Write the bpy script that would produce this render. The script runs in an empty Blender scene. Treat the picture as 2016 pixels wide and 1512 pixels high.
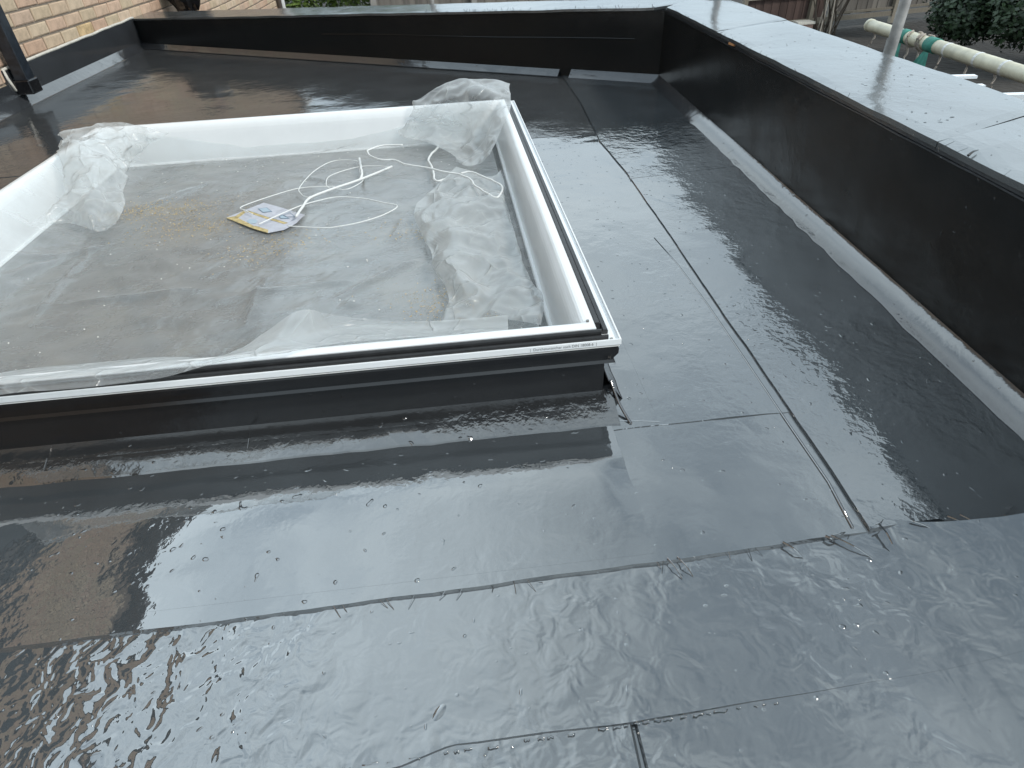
import bpy, bmesh, math, random
from mathutils import Vector, Matrix, noise
random.seed(7)
sc = bpy.context.scene
C = sc.collection

# ------------------------------------------------------------------ camera
cam_d = bpy.data.cameras.new('camera'); cam = bpy.data.objects.new('camera', cam_d); C.objects.link(cam)
cam_d.sensor_width = 36; cam_d.lens = 21.607; cam_d.clip_start = .02; cam_d.clip_end = 600
right = Vector((0.99343, -0.10726, -0.04016)).normalized()
fwd = Vector((0.06024, 0.78802, -0.61269))
R0 = [[0.993473, -0.106764, -0.040158], [-0.097093, -0.606729, -0.788957], [0.059867, 0.787706, -0.613135]]
r0, r1, r2 = [Vector(v) for v in R0]
cam.matrix_world = Matrix(((r0.x, -r1.x, -r2.x, 0), (r0.y, -r1.y, -r2.y, 0), (r0.z, -r1.z, -r2.z, .78), (0, 0, 0, 1)))
sc.camera = cam

# ------------------------------------------------------------------ world: broken bright overcast
SUN_AZ, SUN_EL = 118, 42            # degrees clockwise from +Y, elevation
w = bpy.data.worlds.new('World'); sc.world = w; w.use_nodes = True
nt = w.node_tree; N = nt.nodes; L = nt.links
bg = N['Background']; bg.inputs['Strength'].default_value = .1
sky = N.new('ShaderNodeTexSky'); sky.sky_type = 'NISHITA'; sky.sun_disc = False
sky.sun_elevation = math.radians(SUN_EL); sky.sun_rotation = math.radians(SUN_AZ)
tc = N.new('ShaderNodeTexCoord')
mp = N.new('ShaderNodeMapping'); mp.inputs['Scale'].default_value = (1, 1, 1.7); mp.inputs['Location'].default_value = (3.1, 1.7, .4)
L.new(tc.outputs['Generated'], mp.inputs[0])
n1 = N.new('ShaderNodeTexNoise'); n1.inputs['Scale'].default_value = 2.1; n1.inputs['Detail'].default_value = 7; n1.inputs['Roughness'].default_value = .55; n1.inputs['Distortion'].default_value = .3
L.new(mp.outputs[0], n1.inputs['Vector'])
cr = N.new('ShaderNodeValToRGB')
cr.color_ramp.elements[0].position = .30; cr.color_ramp.elements[0].color = (7.2, 9.1, 10.7, 1)
cr.color_ramp.elements[1].position = .66; cr.color_ramp.elements[1].color = (15.0, 17.3, 18.5, 1)
L.new(n1.outputs[0], cr.inputs[0])
cov = N.new('ShaderNodeValToRGB')
cov.color_ramp.elements[0].position = .28; cov.color_ramp.elements[0].color = (.72, .72, .72, 1)
cov.color_ramp.elements[1].position = .5; cov.color_ramp.elements[1].color = (.97, .97, .97, 1)
L.new(n1.outputs[0], cov.inputs[0])
mx = N.new('ShaderNodeMix'); mx.data_type = 'RGBA'
L.new(cov.outputs[0], mx.inputs['Factor']); L.new(sky.outputs[0], mx.inputs['A']); L.new(cr.outputs[0], mx.inputs['B'])
# thicker, duller cloud overhead; thinner and brighter towards the horizon and the north west
def dot_(v):
    d = N.new('ShaderNodeVectorMath'); d.operation = 'DOT_PRODUCT'; d.inputs[1].default_value = v; L.new(tc.outputs['Generated'], d.inputs[0]); return d.outputs['Value']
def mrange(f, a0, a1, b0, b1):
    m = N.new('ShaderNodeMapRange'); m.interpolation_type = 'SMOOTHSTEP'
    for k, v in zip(('From Min', 'From Max', 'To Min', 'To Max'), (a0, a1, b0, b1)): m.inputs[k].default_value = v
    L.new(f, m.inputs['Value']); return m.outputs[0]
g1 = mrange(dot_((0, 0, 1)), .1, .95, 1.20, .62); g2 = mrange(dot_((-.62, .48, .62)), .62, 1.0, .97, 1.85)
mg = N.new('ShaderNodeMath'); mg.operation = 'MULTIPLY'; L.new(g1, mg.inputs[0]); L.new(g2, mg.inputs[1])
vm = N.new('ShaderNodeVectorMath'); vm.operation = 'SCALE'; L.new(mx.outputs['Result'], vm.inputs[0]); L.new(mg.outputs[0], vm.inputs['Scale'])
L.new(vm.outputs[0], bg.inputs['Color'])

sd = bpy.data.lights.new('sun', 'SUN'); sd.energy = 2.3; sd.angle = math.radians(9); sd.color = (1, .95, .88)
sun = bpy.data.objects.new('sun', sd); C.objects.link(sun)
a, e = math.radians(SUN_AZ), math.radians(SUN_EL)
sun.rotation_euler = Vector((math.sin(a) * math.cos(e), math.cos(a) * math.cos(e), math.sin(e))).to_track_quat('Z', 'Y').to_euler()
sc.view_settings.view_transform = 'Standard'; sc.view_settings.look = 'None'
sc.view_settings.exposure = 0.0; sc.view_settings.gamma = 1; sc.view_settings.use_curve_mapping = False
sc.cycles.max_bounces = 10; sc.cycles.transparent_max_bounces = 24

# ------------------------------------------------------------------ materials
def mat(name):
    m = bpy.data.materials.new(name); m.use_nodes = True
    t = m.node_tree
    return m, t, t.nodes, t.links, t.nodes['Principled BSDF']
def coords(n, l, scale=(1, 1, 1), src='Object', rot=(0, 0, 0)):
    t = n.new('ShaderNodeTexCoord'); m = n.new('ShaderNodeMapping')
    m.inputs['Scale'].default_value = scale; m.inputs['Rotation'].default_value = rot
    l.new(t.outputs[src], m.inputs[0]); return m.outputs[0]
def tex(n, l, vec, scale, detail=3, rough=.5, dist=0, typ='ShaderNodeTexNoise'):
    t = n.new(typ); t.inputs['Scale'].default_value = scale
    if typ == 'ShaderNodeTexNoise':
        t.inputs['Detail'].default_value = detail; t.inputs['Roughness'].default_value = rough; t.inputs['Distortion'].default_value = dist
    l.new(vec, t.inputs['Vector']); return t.outputs[0]
def ramp(n, l, fac, stops):
    r = n.new('ShaderNodeValToRGB'); els = r.color_ramp.elements
    while len(els) < len(stops): els.new(.5)
    for el, (p, c) in zip(els, stops):
        el.position = p; el.color = (c, c, c, 1) if not isinstance(c, tuple) else (*c, 1)
    l.new(fac, r.inputs[0]); return r.outputs[0]
def math_(n, l, op, a, b):
    m = n.new('ShaderNodeMath'); m.operation = op
    for i, v in enumerate((a, b)):
        if isinstance(v, (int, float)): m.inputs[i].default_value = v
        else: l.new(v, m.inputs[i])
    return m.outputs[0]
def bump(n, l, h, dist, prev=None, strength=1):
    b = n.new('ShaderNodeBump'); b.inputs['Distance'].default_value = dist; b.inputs['Strength'].default_value = strength
    l.new(h, b.inputs['Height'])
    if prev is not None: l.new(prev, b.inputs['Normal'])
    return b.outputs[0]

def resin(name, base, ior, rough, fine=.0003, med=.0012, slow=.004, seed=0, stretch=(1, 1, 1), spec=.5):
    """wet looking GRP topcoat: glossy, fibrous relief in patches, slow dips"""
    m, t, n, l, p = mat(name)
    v = coords(n, l, stretch)
    v0 = coords(n, l)
    va = n.new('ShaderNodeVectorMath'); va.operation = 'ADD'; va.inputs[1].default_value = (seed * 3.7, seed * 1.3, seed); l.new(v, va.inputs[0]); v = va.outputs[0]
    patch = ramp(n, l, tex(n, l, v, 2.6, 3, .55, .4), [(.42, .14), (.66, 1.0)])
    f1 = tex(n, l, v, 95, 2, .55, .4)
    f2 = tex(n, l, v, 30, 2, .5, .45)
    fine_h = math_(n, l, 'MULTIPLY', f1, patch)
    med_h = math_(n, l, 'MULTIPLY', f2, patch)
    b = bump(n, l, tex(n, l, v0, 4.5, 2, .4, .2), slow)
    b = bump(n, l, med_h, med, b)
    b = bump(n, l, fine_h, fine, b)
    specks = ramp(n, l, tex(n, l, v0, 75, 0), [(.80, 0), (.86, 1)])
    b = bump(n, l, specks, .0008, b)
    l.new(b, p.inputs['Normal'])
    d = tex(n, l, v0, 5, 4, .6, .3)
    c = ramp(n, l, d, [(.3, tuple(x * .85 for x in base)), (.7, tuple(x * 1.15 for x in base))])
    l.new(c, p.inputs['Base Color'])
    rr = n.new('ShaderNodeMapRange'); rr.inputs['To Min'].default_value = rough * .7; rr.inputs['To Max'].default_value = rough * 1.6
    l.new(d, rr.inputs[0]); l.new(rr.outputs[0], p.inputs['Roughness'])
    p.inputs['IOR'].default_value = ior; p.inputs['Specular IOR Level'].default_value = spec
    return m

M = {}
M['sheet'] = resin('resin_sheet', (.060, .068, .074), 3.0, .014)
M['sheet_rough'] = resin('resin_sheet_rough', (.060, .068, .074), 2.9, .016, fine=.0008, med=.0024, seed=2)
M['sheet_front'] = resin('resin_sheet_front', (.060, .068, .074), 3.0, .014, fine=.00025, med=.0062, seed=4)
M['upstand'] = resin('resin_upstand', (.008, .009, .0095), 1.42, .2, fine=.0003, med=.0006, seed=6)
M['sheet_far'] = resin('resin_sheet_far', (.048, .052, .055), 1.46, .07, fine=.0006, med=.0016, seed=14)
M['fillet'] = resin('resin_fillet', (.035, .038, .042), 2.0, .10, fine=.0005, med=.0012, seed=8)
M['kerbresin'] = resin('resin_kerb', (.012, .012, .013), 1.5, .16, fine=.0003, med=.0006, seed=9)
M['kerbfillet'] = resin('resin_kerb_fillet', (.03, .032, .034), 2.7, .03, fine=.0009, med=.0012, seed=10, stretch=(1, 1, 1))
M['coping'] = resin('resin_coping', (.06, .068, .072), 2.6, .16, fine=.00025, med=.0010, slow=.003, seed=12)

def simple(name, col, rough=.5, metal=0, spec=.5, ior=1.5, nscale=0, namp=.15, bscale=0, bdist=0):
    m, t, n, l, p = mat(name)
    p.inputs['Base Color'].default_value = (*col, 1); p.inputs['Roughness'].default_value = rough
    p.inputs['Metallic'].default_value = metal; p.inputs['IOR'].default_value = ior; p.inputs['Specular IOR Level'].default_value = spec
    v = coords(n, l)
    if nscale:
        c = ramp(n, l, tex(n, l, v, nscale, 4, .6), [(.3, tuple(x * (1 - namp) for x in col)), (.7, tuple(min(1, x * (1 + namp)) for x in col))])
        l.new(c, p.inputs['Base Color'])
    if bscale: l.new(bump(n, l, tex(n, l, v, bscale, 3), bdist), p.inputs['Normal'])
    return m
M['pvc'] = simple('white_pvc', (.80, .82, .83), .22, nscale=9, namp=.03, bscale=40, bdist=.0001)
M['pvc_dirty'] = simple('white_pvc_dusty', (.72, .72, .70), .35, nscale=30, namp=.12)
M['rubber'] = simple('black_rubber', (.022, .022, .023), .42, nscale=60, namp=.3)
M['black_gloss'] = simple('black_plastic', (.008, .008, .009), .16, nscale=20, namp=.2, bscale=25, bdist=.0003)
M['dark_blue'] = simple('worn_black_paint', (.012, .016, .022), .28, nscale=40, namp=.6, bscale=60, bdist=.0004)
M['mortar'] = simple('mortar', (.20, .165, .13), .95, nscale=60, namp=.25, bscale=160, bdist=.002)
M['sealant'] = simple('sealant', (.55, .52, .46), .7, nscale=40, namp=.2, bscale=70, bdist=.002)
M['cord'] = simple('white_cord', (.70, .71, .70), .5)
M['paper'] = simple('paper', (.46, .47, .52), .6, nscale=50, namp=.12)
M['icon'] = simple('print_ink', (.13, .19, .26), .6)
M['icon_light'] = simple('print_pale_blue', (.36, .45, .52), .6)
M['tape'] = simple('yellow_tape', (.46, .36, .16), .55, nscale=80, namp=.45)
M['ink'] = simple('grey_ink', (.18, .18, .18), .6)
M['dust'] = simple('sawdust', (.50, .38, .20), .9)
M['speck'] = simple('white_grit', (.75, .74, .70), .8)
M['cream'] = simple('cream_tube', (.60, .57, .44), .45, nscale=14, namp=.22)
M['steel'] = simple('galvanised_steel', (.23, .225, .215), .55, metal=.1, nscale=18, namp=.35, bscale=50, bdist=.0006)
M['net'] = simple('green_net', (.05, .24, .19), .75, nscale=40, namp=.3)
M['rope'] = simple('rope', (.34, .30, .26), .85)
M['timber'] = simple('orange_timber', (.42, .20, .08), .8, nscale=60, namp=.3)
M['gutter'] = simple('brown_gutter', (.09, .075, .065), .4)
M['roof_tile'] = simple('roof_tile', (.16, .11, .09), .8, nscale=6, namp=.3)
M['winframe'] = simple('window_frame', (.05, .045, .04), .4)
M['winglass'] = simple('window_glass', (.015, .02, .022), .08)
M['soil'] = simple('garden_soil', (.030, .026, .022), .95, nscale=1.2, namp=.5, bscale=8, bdist=.05)
M['concrete'] = simple('concrete', (.28, .27, .25), .9, nscale=8, namp=.15)
M['terracotta'] = simple('terracotta', (.42, .27, .22), .8)
M['bark_pale'] = simple('pale_bark', (.36, .32, .27), .8)
M['bark_dark'] = simple('dark_bark', (.055, .045, .035), .9)
M['red_sheet'] = simple('red_sheet', (.55, .06, .08), .5)

def brick_mat(name, src):
    m, t, n, l, p = mat(name)
    if src == 'obj':
        i = n.new('ShaderNodeObjectInfo'); r = i.outputs['Random']
    else:
        i = n.new('ShaderNodeNewGeometry'); r = i.outputs['Random Per Island']
    c = ramp(n, l, r, [(0, (.47, .315, .22)), (.28, (.53, .37, .265)), (.55, (.47, .37, .25)), (.78, (.56, .43, .31)), (1, (.45, .32, .235))])
    v = coords(n, l)
    cl = tex(n, l, v, 22, 5, .65, .4)
    k = ramp(n, l, cl, [(.25, .72), (.55, 1.0), (.8, 1.18)])
    mm = n.new('ShaderNodeMix'); mm.data_type = 'RGBA'; mm.blend_type = 'MULTIPLY'; mm.inputs['Factor'].default_value = 1
    l.new(c, mm.inputs['A']); l.new(k, mm.inputs['B']); l.new(mm.outputs['Result'], p.inputs['Base Color'])
    p.inputs['Roughness'].default_value = .9
    l.new(bump(n, l, tex(n, l, v, 90, 4, .6), .0025), p.inputs['Normal'])
    return m
M['brick'] = brick_mat('buff_brick', 'obj'); M['brick_far'] = brick_mat('buff_brick_joined', 'island')
M['brick_stain'] = simple('brick_stained', (.47, .335, .18), .9, nscale=22, namp=.35, bscale=90, bdist=.002)

def wood_mat(name, c0, c1):
    m, t, n, l, p = mat(name)
    v = coords(n, l, (14, 14, 1.2))
    i = n.new('ShaderNodeObjectInfo')
    g = tex(n, l, v, 3, 4, .6, .5)
    s = math_(n, l, 'ADD', math_(n, l, 'MULTIPLY', g, .6), math_(n, l, 'MULTIPLY', i.outputs['Random'], .4))
    l.new(ramp(n, l, s, [(.2, c0), (.8, c1)]), p.inputs['Base Color']); p.inputs['Roughness'].default_value = .9
    return m
M['wood_grey'] = wood_mat('weathered_boards', (.10, .09, .08), (.22, .20, .175))
M['wood_brown'] = wood_mat('reddish_boards', (.045, .028, .024), (.10, .065, .055))
M['wood_rail'] = wood_mat('pale_rail', (.16, .14, .11), (.28, .25, .20))

def leaf_mat(name, a, b):
    m, t, n, l, p = mat(name)
    i = n.new('ShaderNodeNewGeometry')
    l.new(ramp(n, l, i.outputs['Random Per Island'], [(0, a), (1, b)]), p.inputs['Base Color'])
    p.inputs['Roughness'].default_value = .55
    return m
M['leaf_hedge'] = leaf_mat('hedge_leaf', (.05, .09, .012), (.16, .23, .05))
M['leaf_dark'] = leaf_mat('dark_leaf', (.007, .018, .008), (.026, .055, .02))
M['leaf_olive'] = leaf_mat('olive_leaf', (.05, .06, .03), (.12, .13, .07))

# polythene film: clear-milky, denser when seen edge on or doubled over
def film_mat(name, lo, hi, line):
    m, t, n, l, p = mat(name)
    out = n['Material Output']; n.remove(p)
    tr = n.new('ShaderNodeBsdfTransparent'); tr.inputs[0].default_value = (.97, .98, .98, 1)
    df = n.new('ShaderNodeBsdfDiffuse'); df.inputs[0].default_value = (.84, .86, .86, 1)
    tl = n.new('ShaderNodeBsdfTranslucent'); tl.inputs[0].default_value = (.84, .86, .86, 1)
    gl = n.new('ShaderNodeBsdfGlossy'); gl.inputs['Roughness'].default_value = .22
    v = coords(n, l)
    h1 = tex(n, l, v, 38, 3, .6, 1.0); h2 = tex(n, l, v, 9, 2, .5, .6)
    wv = n.new('ShaderNodeVectorMath'); wv.operation = 'ADD'; l.new(v, wv.inputs[0])
    ws = n.new('ShaderNodeVectorMath'); ws.operation = 'SCALE'; ws.inputs['Scale'].default_value = .05
    wn = n.new('ShaderNodeTexNoise'); wn.inputs['Scale'].default_value = 7; l.new(v, wn.inputs['Vector']); l.new(wn.outputs['Color'], ws.inputs[0]); l.new(ws.outputs[0], wv.inputs[1])
    ve = n.new('ShaderNodeTexVoronoi'); ve.feature = 'DISTANCE_TO_EDGE'; ve.inputs['Scale'].default_value = 13; l.new(wv.outputs[0], ve.inputs['Vector'])
    edge = ramp(n, l, ve.outputs['Distance'], [(0, 1), (.035, .35), (.11, 0)])
    edge = math_(n, l, 'MULTIPLY', edge, ramp(n, l, h2, [(.42, 0), (.62, 1)]))
    nb = bump(n, l, h2, .010); nb = bump(n, l, h1, .0022, nb); nb = bump(n, l, edge, .004, nb) if line > .2 else nb
    for s in (df, tl, gl): l.new(nb, s.inputs['Normal'])
    mk = n.new('ShaderNodeMixShader'); mk.inputs[0].default_value = .5; l.new(df.outputs[0], mk.inputs[1]); l.new(tl.outputs[0], mk.inputs[2])
    lw = n.new('ShaderNodeLayerWeight'); lw.inputs['Blend'].default_value = .35
    mr = n.new('ShaderNodeMapRange'); mr.inputs['To Min'].default_value = lo; mr.inputs['To Max'].default_value = hi
    l.new(lw.outputs['Facing'], mr.inputs[0])
    den = n.new('ShaderNodeMapRange'); den.inputs['To Min'].default_value = .75; den.inputs['To Max'].default_value = 1.25; l.new(h2, den.inputs[0])
    op = math_(n, l, 'ADD', math_(n, l, 'MULTIPLY', mr.outputs[0], den.outputs[0]), math_(n, l, 'MULTIPLY', edge, line))
    m1 = n.new('ShaderNodeMixShader'); l.new(op, m1.inputs[0]); l.new(tr.outputs[0], m1.inputs[1]); l.new(mk.outputs[0], m1.inputs[2])
    lw2 = n.new('ShaderNodeLayerWeight'); lw2.inputs['Blend'].default_value = .5; l.new(nb, lw2.inputs['Normal'])
    fr = math_(n, l, 'ADD', math_(n, l, 'MULTIPLY', math_(n, l, 'POWER', lw2.outputs['Facing'], 4), .45), .05)
    m2 = n.new('ShaderNodeMixShader'); l.new(fr, m2.inputs[0]); l.new(m1.outputs[0], m2.inputs[1]); l.new(gl.outputs[0], m2.inputs[2])
    l.new(m2.outputs[0], out.inputs[0])
    return m
M['film'] = film_mat('polythene_film', .15, .5, .0)
M['film_flap'] = film_mat('polythene_folds', .22, .78, .34)

def glass_mat():
    m, t, n, l, p = mat('dusty_glass')
    v = coords(n, l)
    d = tex(n, l, v, 7, 6, .65, .5); d2 = tex(n, l, coords(n, l, (1, 3.2, 1)), 5, 5, .6, .3)
    c = ramp(n, l, d, [(.25, (.13, .14, .145)), (.5, (.20, .205, .205)), (.72, (.27, .255, .22)), (.85, (.36, .31, .22))])
    l.new(c, p.inputs['Base Color']); p.inputs['Roughness'].default_value = .06; p.inputs['IOR'].default_value = 1.6
    tr = n.new('ShaderNodeBsdfTransparent'); tr.inputs[0].default_value = (.8, .85, .84, 1)
    ms = n.new('ShaderNodeMixShader'); l.new(ramp(n, l, d2, [(.3, .5), (.7, .8)]), ms.inputs[0])
    l.new(tr.outputs[0], ms.inputs[1]); l.new(p.outputs[0], ms.inputs[2]); l.new(ms.outputs[0], n['Material Output'].inputs[0])
    return m
M['glass'] = glass_mat()
M['shaft'] = simple('shaft_plaster', (.34, .34, .33), .9)

# ------------------------------------------------------------------ helpers
def link(name, me, parent=None, m=None, **props):
    o = bpy.data.objects.new(name, me); C.objects.link(o)
    if m is not None and me is not None: me.materials.append(m)
    if parent is not None: o.parent = parent
    for k, v in props.items(): o[k] = v
    return o
def obj(name, verts, faces, m, parent=None, smooth=False, **props):
    me = bpy.data.meshes.new(name); me.from_pydata([tuple(v) for v in verts], [], faces); me.update()
    bm = bmesh.new(); bm.from_mesh(me); bmesh.ops.recalc_face_normals(bm, faces=bm.faces); bm.to_mesh(me); bm.free()
    if smooth:
        for f in me.polygons: f.use_smooth = True
    return link(name, me, parent, m, **props)
def empty(name, loc=(0, 0, 0), **props):
    # things built in place: the empty stays at the origin of its geometry
    o = bpy.data.objects.new(name, None); C.objects.link(o); o.empty_display_size = .1
    o.location = loc
    for k, v in props.items(): o[k] = v
    return o
class MB:
    def __init__(s): s.v = []; s.f = []
    def add(s, v, f):
        k = len(s.v); s.v += [tuple(q) for q in v]; s.f += [tuple(i + k for i in q) for q in f]
    def box(s, a, b, j=0):
        v = [(x, y, z) for x in (a[0], b[0]) for y in (a[1], b[1]) for z in (a[2], b[2])]
        if j: v = [tuple(c + random.uniform(-j, j) for c in q) for q in v]
        s.add(v, [(0, 1, 3, 2), (4, 6, 7, 5), (0, 4, 5, 1), (2, 3, 7, 6), (0, 2, 6, 4), (1, 5, 7, 3)])
    def tube(s, pts, r, n=6, r1=None, closed=False):
        pts = [Vector(p) for p in pts]; m = len(pts); v = []; f = []
        for i, p in enumerate(pts):
            t = (pts[min(i + 1, m - 1)] - pts[max(i - 1, 0)])
            t = t.normalized() if t.length > 1e-9 else Vector((0, 0, 1))
            up = Vector((0, 0, 1)) if abs(t.z) < .9 else Vector((1, 0, 0))
            a = t.cross(up).normalized(); b = t.cross(a)
            rr = r if r1 is None else r + (r1 - r) * i / max(1, m - 1)
            for k in range(n):
                g = 2 * math.pi * k / n
                v.append(p + a * math.cos(g) * rr + b * math.sin(g) * rr)
        for i in range(m - 1):
            for k in range(n):
                f.append((i * n + k, i * n + (k + 1) % n, (i + 1) * n + (k + 1) % n, (i + 1) * n + k))
        f.append(tuple(range(n - 1, -1, -1))); f.append(tuple((m - 1) * n + k for k in range(n)))
        s.add(v, f)
    def build(s, name, m, parent=None, smooth=False, **props): return obj(name, s.v, s.f, m, parent, smooth, **props)
def cat(pts, k=6):
    """Catmull-Rom through pts"""
    pts = [Vector(p) for p in pts]; out = []
    for i in range(len(pts) - 1):
        p0, p1, p2, p3 = pts[max(i - 1, 0)], pts[i], pts[i + 1], pts[min(i + 2, len(pts) - 1)]
        for j in range(k):
            t = j / k
            out.append(.5 * ((2 * p1) + (p2 - p0) * t + (2 * p0 - 5 * p1 + 4 * p2 - p3) * t * t + (3 * p1 - p0 - 3 * p2 + p3) * t ** 3))
    out.append(pts[-1]); return out
def sweep(pts, profile, name, m, parent=None, smooth=False, closed_profile=True, **props):
    """profile of (sideways, up) swept along a polyline, sideways = left of travel"""
    pts = [Vector(p) for p in pts]; n = len(profile); v = []; f = []
    for i, p in enumerate(pts):
        t = (pts[min(i + 1, len(pts) - 1)] - pts[max(i - 1, 0)]); t.z = 0; t.normalize()
        s = Vector((-t.y, t.x, 0))
        for a_, b_ in profile: v.append(p + s * a_ + Vector((0, 0, b_)))
    for i in range(len(pts) - 1):
        for k in range(n if closed_profile else n - 1):
            f.append((i * n + k, i * n + (k + 1) % n, (i + 1) * n + (k + 1) % n, (i + 1) * n + k))
    if closed_profile:
        f.append(tuple(range(n))); f.append(tuple((len(pts) - 1) * n + k for k in range(n - 1, -1, -1)))
    return obj(name, v, f, m, parent, smooth, **props)
def nz(p, s): return noise.noise(Vector(p) * s)
def slab(name, poly, z, t, m, parent, jit=.0015, step=.03, chamf=.004, zf=None, **props):
    """a sheet with wandering edges, a sloping rim and a flat top"""
    ring = []
    for i in range(len(poly)):
        a_, b_ = Vector((*poly[i], 0)), Vector((*poly[(i + 1) % len(poly)], 0))
        k = max(1, int((b_ - a_).length / step))
        d = (b_ - a_).normalized(); q = Vector((-d.y, d.x, 0))
        for j in range(k):
            p = a_.lerp(b_, j / k)
            ring.append(p + q * (nz(p, 9) * jit * 2 + nz(p, 45) * jit))
    cen = sum(ring, Vector()) / len(ring); n = len(ring); v = []
    for sgn, zz in ((0, -t), (1, 0)):
        for i, p in enumerate(ring):
            d = (ring[(i + 1) % n] - ring[i - 1]).normalized(); q = Vector((-d.y, d.x, 0))
            pp = p + q * (chamf * sgn)
            v.append((pp.x, pp.y, z + zz + (zf(pp.x, pp.y) if zf else 0)))
    f = [(i, (i + 1) % n, n + (i + 1) % n, n + i) for i in range(n)]
    f.append(tuple(range(n, 2 * n)))
    return obj(name, v, f, m, parent, **props)

# ------------------------------------------------------------------ ground and roof
gs = 250
obj('garden_ground', [(-gs, -gs, -1.9), (gs, -gs, -1.9), (gs, gs, -1.9), (-gs, gs, -1.9)], [(0, 1, 2, 3)], M['soil'], kind='structure')

def xr(y): return 1.127 + .0511 * (y - 3.48)          # inner face of the right parapet
BL = Vector((-2.449, 5.863, 0)); BR = Vector((1.127, 3.48, 0))   # inner base line of the back parapet
HW = -2.38                                             # face of the house wall
roof = MB()
roof.add([(HW - .02, -2.2, -.012), (xr(-2.2) + .1, -2.2, -.012), (xr(3.48) + .1, 3.5, -.012), (HW - .02, 5.95, -.012),
          (HW - .02, -2.2, -.25), (xr(-2.2) + .1, -2.2, -.25), (xr(3.48) + .1, 3.5, -.25), (HW - .02, 5.95, -.25)],
         [(0, 1, 2, 3), (7, 6, 5, 4), (0, 4, 5, 1), (1, 5, 6, 2), (2, 6, 7, 3), (3, 7, 4, 0)])
flat_roof = roof.build('flat_roof', M['sheet'], kind='structure')

KX0, KX1, KY0, KY1 = -1.388, .258, .9235, 2.664       # kerb of the skylight
def backy(x): return BL.y + (BR.y - BL.y) * (x - BL.x) / (BR.x - BL.x)
LAPX = [(.574, .50), (.585, .83), (.592, 1.24), (.603, 1.62), (.612, 2.18), (.602, 2.55), (.62, 2.8), (.648, 3.2), (.66, backy(.66) + .02)]
def lapx(y):
    for (x0, y0), (x1, y1) in zip(LAPX, LAPX[1:]):
        if y <= y1: return x0 + (x1 - x0) * (y - y0) / (y1 - y0)
    return LAPX[-1][0]
def lapseg(y0, y1):
    ys = [y0] + [y for _, y in LAPX if y0 < y < y1] + [y1]
    return [(lapx(y), y) for y in ys]
def rise(x, y):
    return 0.0
# strip beside the right parapet in three lengths
def fy(x): return .519 + .025 * max(0, min(1, (x + .45) / 1.05))
for i, (y0, y1) in enumerate(((.40, 2.12), (2.09, 2.56), (2.53, 3.75))):
    ya, yb = (fy(.6) if i == 0 else y0), (y1 if i < 2 else backy(.66) + .02)
    lp = lapseg(ya, yb)
    pl = [lp[0]] + ([(.69, ya + .003), (.74, ya - .06)] if i == 0 else []) + [(xr(ya) + .02, ya + (-.07 if i == 0 else .05)), (xr(min(y1, 3.45)) + .02, y1 + .05 if i < 2 else 3.47)] + lp[::-1][:-1]
    slab('membrane_sheet', pl, +.0085 + .0006 * i, .012, M['sheet_rough'], flat_roof, jit=.001)
# field sheets left of the lap
slab('membrane_sheet', [(HW, .515)] + [(x / 20, fy(x / 20)) for x in range(-12, 12, 3)] + [(.575 + .02, fy(.595)), (.605, .832), (HW, .835)], .0022, .010, M['sheet'], flat_roof, jit=.0016, chamf=.0025)
slab('membrane_sheet', [(KX1 - .02, .826), *[(x + .02, y) for x, y in lapseg(.826, 2.70)], (KX1 - .02, 2.675)], .0036, .008, M['sheet'], flat_roof)
def field(zf_pts):
    pass
g = MB(); nxs, nys = 40, 30
for i in range(nxs + 1):
    for j in range(nys + 1):
        tx = i / nxs; yb_ = 2.665
        x_ = HW + (lapx(3.0) - HW) * tx
        y_ = yb_ + (backy(x_) + .03 - yb_) * j / nys
        x2 = HW + (lapx(y_) - HW) * tx
        g.v.append((x2, y_, .0048 + rise(x2, y_)))
for i in range(nxs):
    for j in range(nys):
        k = i * (nys + 1) + j; g.f.append((k, k + nys + 1, k + nys + 2, k + 1))
k0 = len(g.v)
for j in range(nys + 1):
    vx = g.v[nxs * (nys + 1) + j]; g.v.append((vx[0] + .004, vx[1], -.006))
for j in range(nys):
    a_ = nxs * (nys + 1) + j; g.f.append((a_, k0 + j, k0 + j + 1, a_ + 1))
for i in range(nxs + 1):
    vx = g.v[i * (nys + 1)]; g.v.append((vx[0], vx[1] - .004, -.004))
k1 = k0 + nys + 1
for i in range(nxs): g.f.append((i * (nys + 1), k1 + i, k1 + i + 1, (i + 1) * (nys + 1)))
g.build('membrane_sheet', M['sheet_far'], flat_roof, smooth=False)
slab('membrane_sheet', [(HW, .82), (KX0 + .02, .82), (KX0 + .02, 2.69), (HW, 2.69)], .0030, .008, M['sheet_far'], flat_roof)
# front sheet lapped over the rest, and the near sheets over it
def fy(x): return .519 + .025 * max(0, min(1, (x + .45) / 1.05))
def fsy0(x):
    for (xa, ya), (xb, yb) in zip(FS0, FS0[1:]):
        if x <= xb: return ya + (yb - ya) * (x - xa) / (xb - xa)
    return FS0[-1][1]
FS0 = [(HW, .306), (-.133, .306), (-.07, .3235), (.148, .322), (.34, .328), (1.2, .352)]
fv = []; ff = []; fnx, fny = 260, 14
for i in range(fnx + 1):
    x = HW + (xr(.5) + .01 - HW) * i / fnx
    k_ = max(0, min(1, (x - .50) / .20)); k_ = k_ * k_ * (3 - 2 * k_)
    for j in range(fny + 1):
        y = fsy0(x) + nz((x, 0, 0), 12) * .0012 + (fy(x) + .05 * (1 - k_) + .004 * k_ + nz((x, 1, 0), 18) * .004 * k_ - fsy0(x)) * j / fny
        u = max(0, x - .60)
        z = -.0030 + .0135 * k_ + .10 * u + .30 * u * u
        if x > .5: y -= max(0, z) / .78 * y * k_ * (j / fny)
        fv.append((x, y, z))
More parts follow.
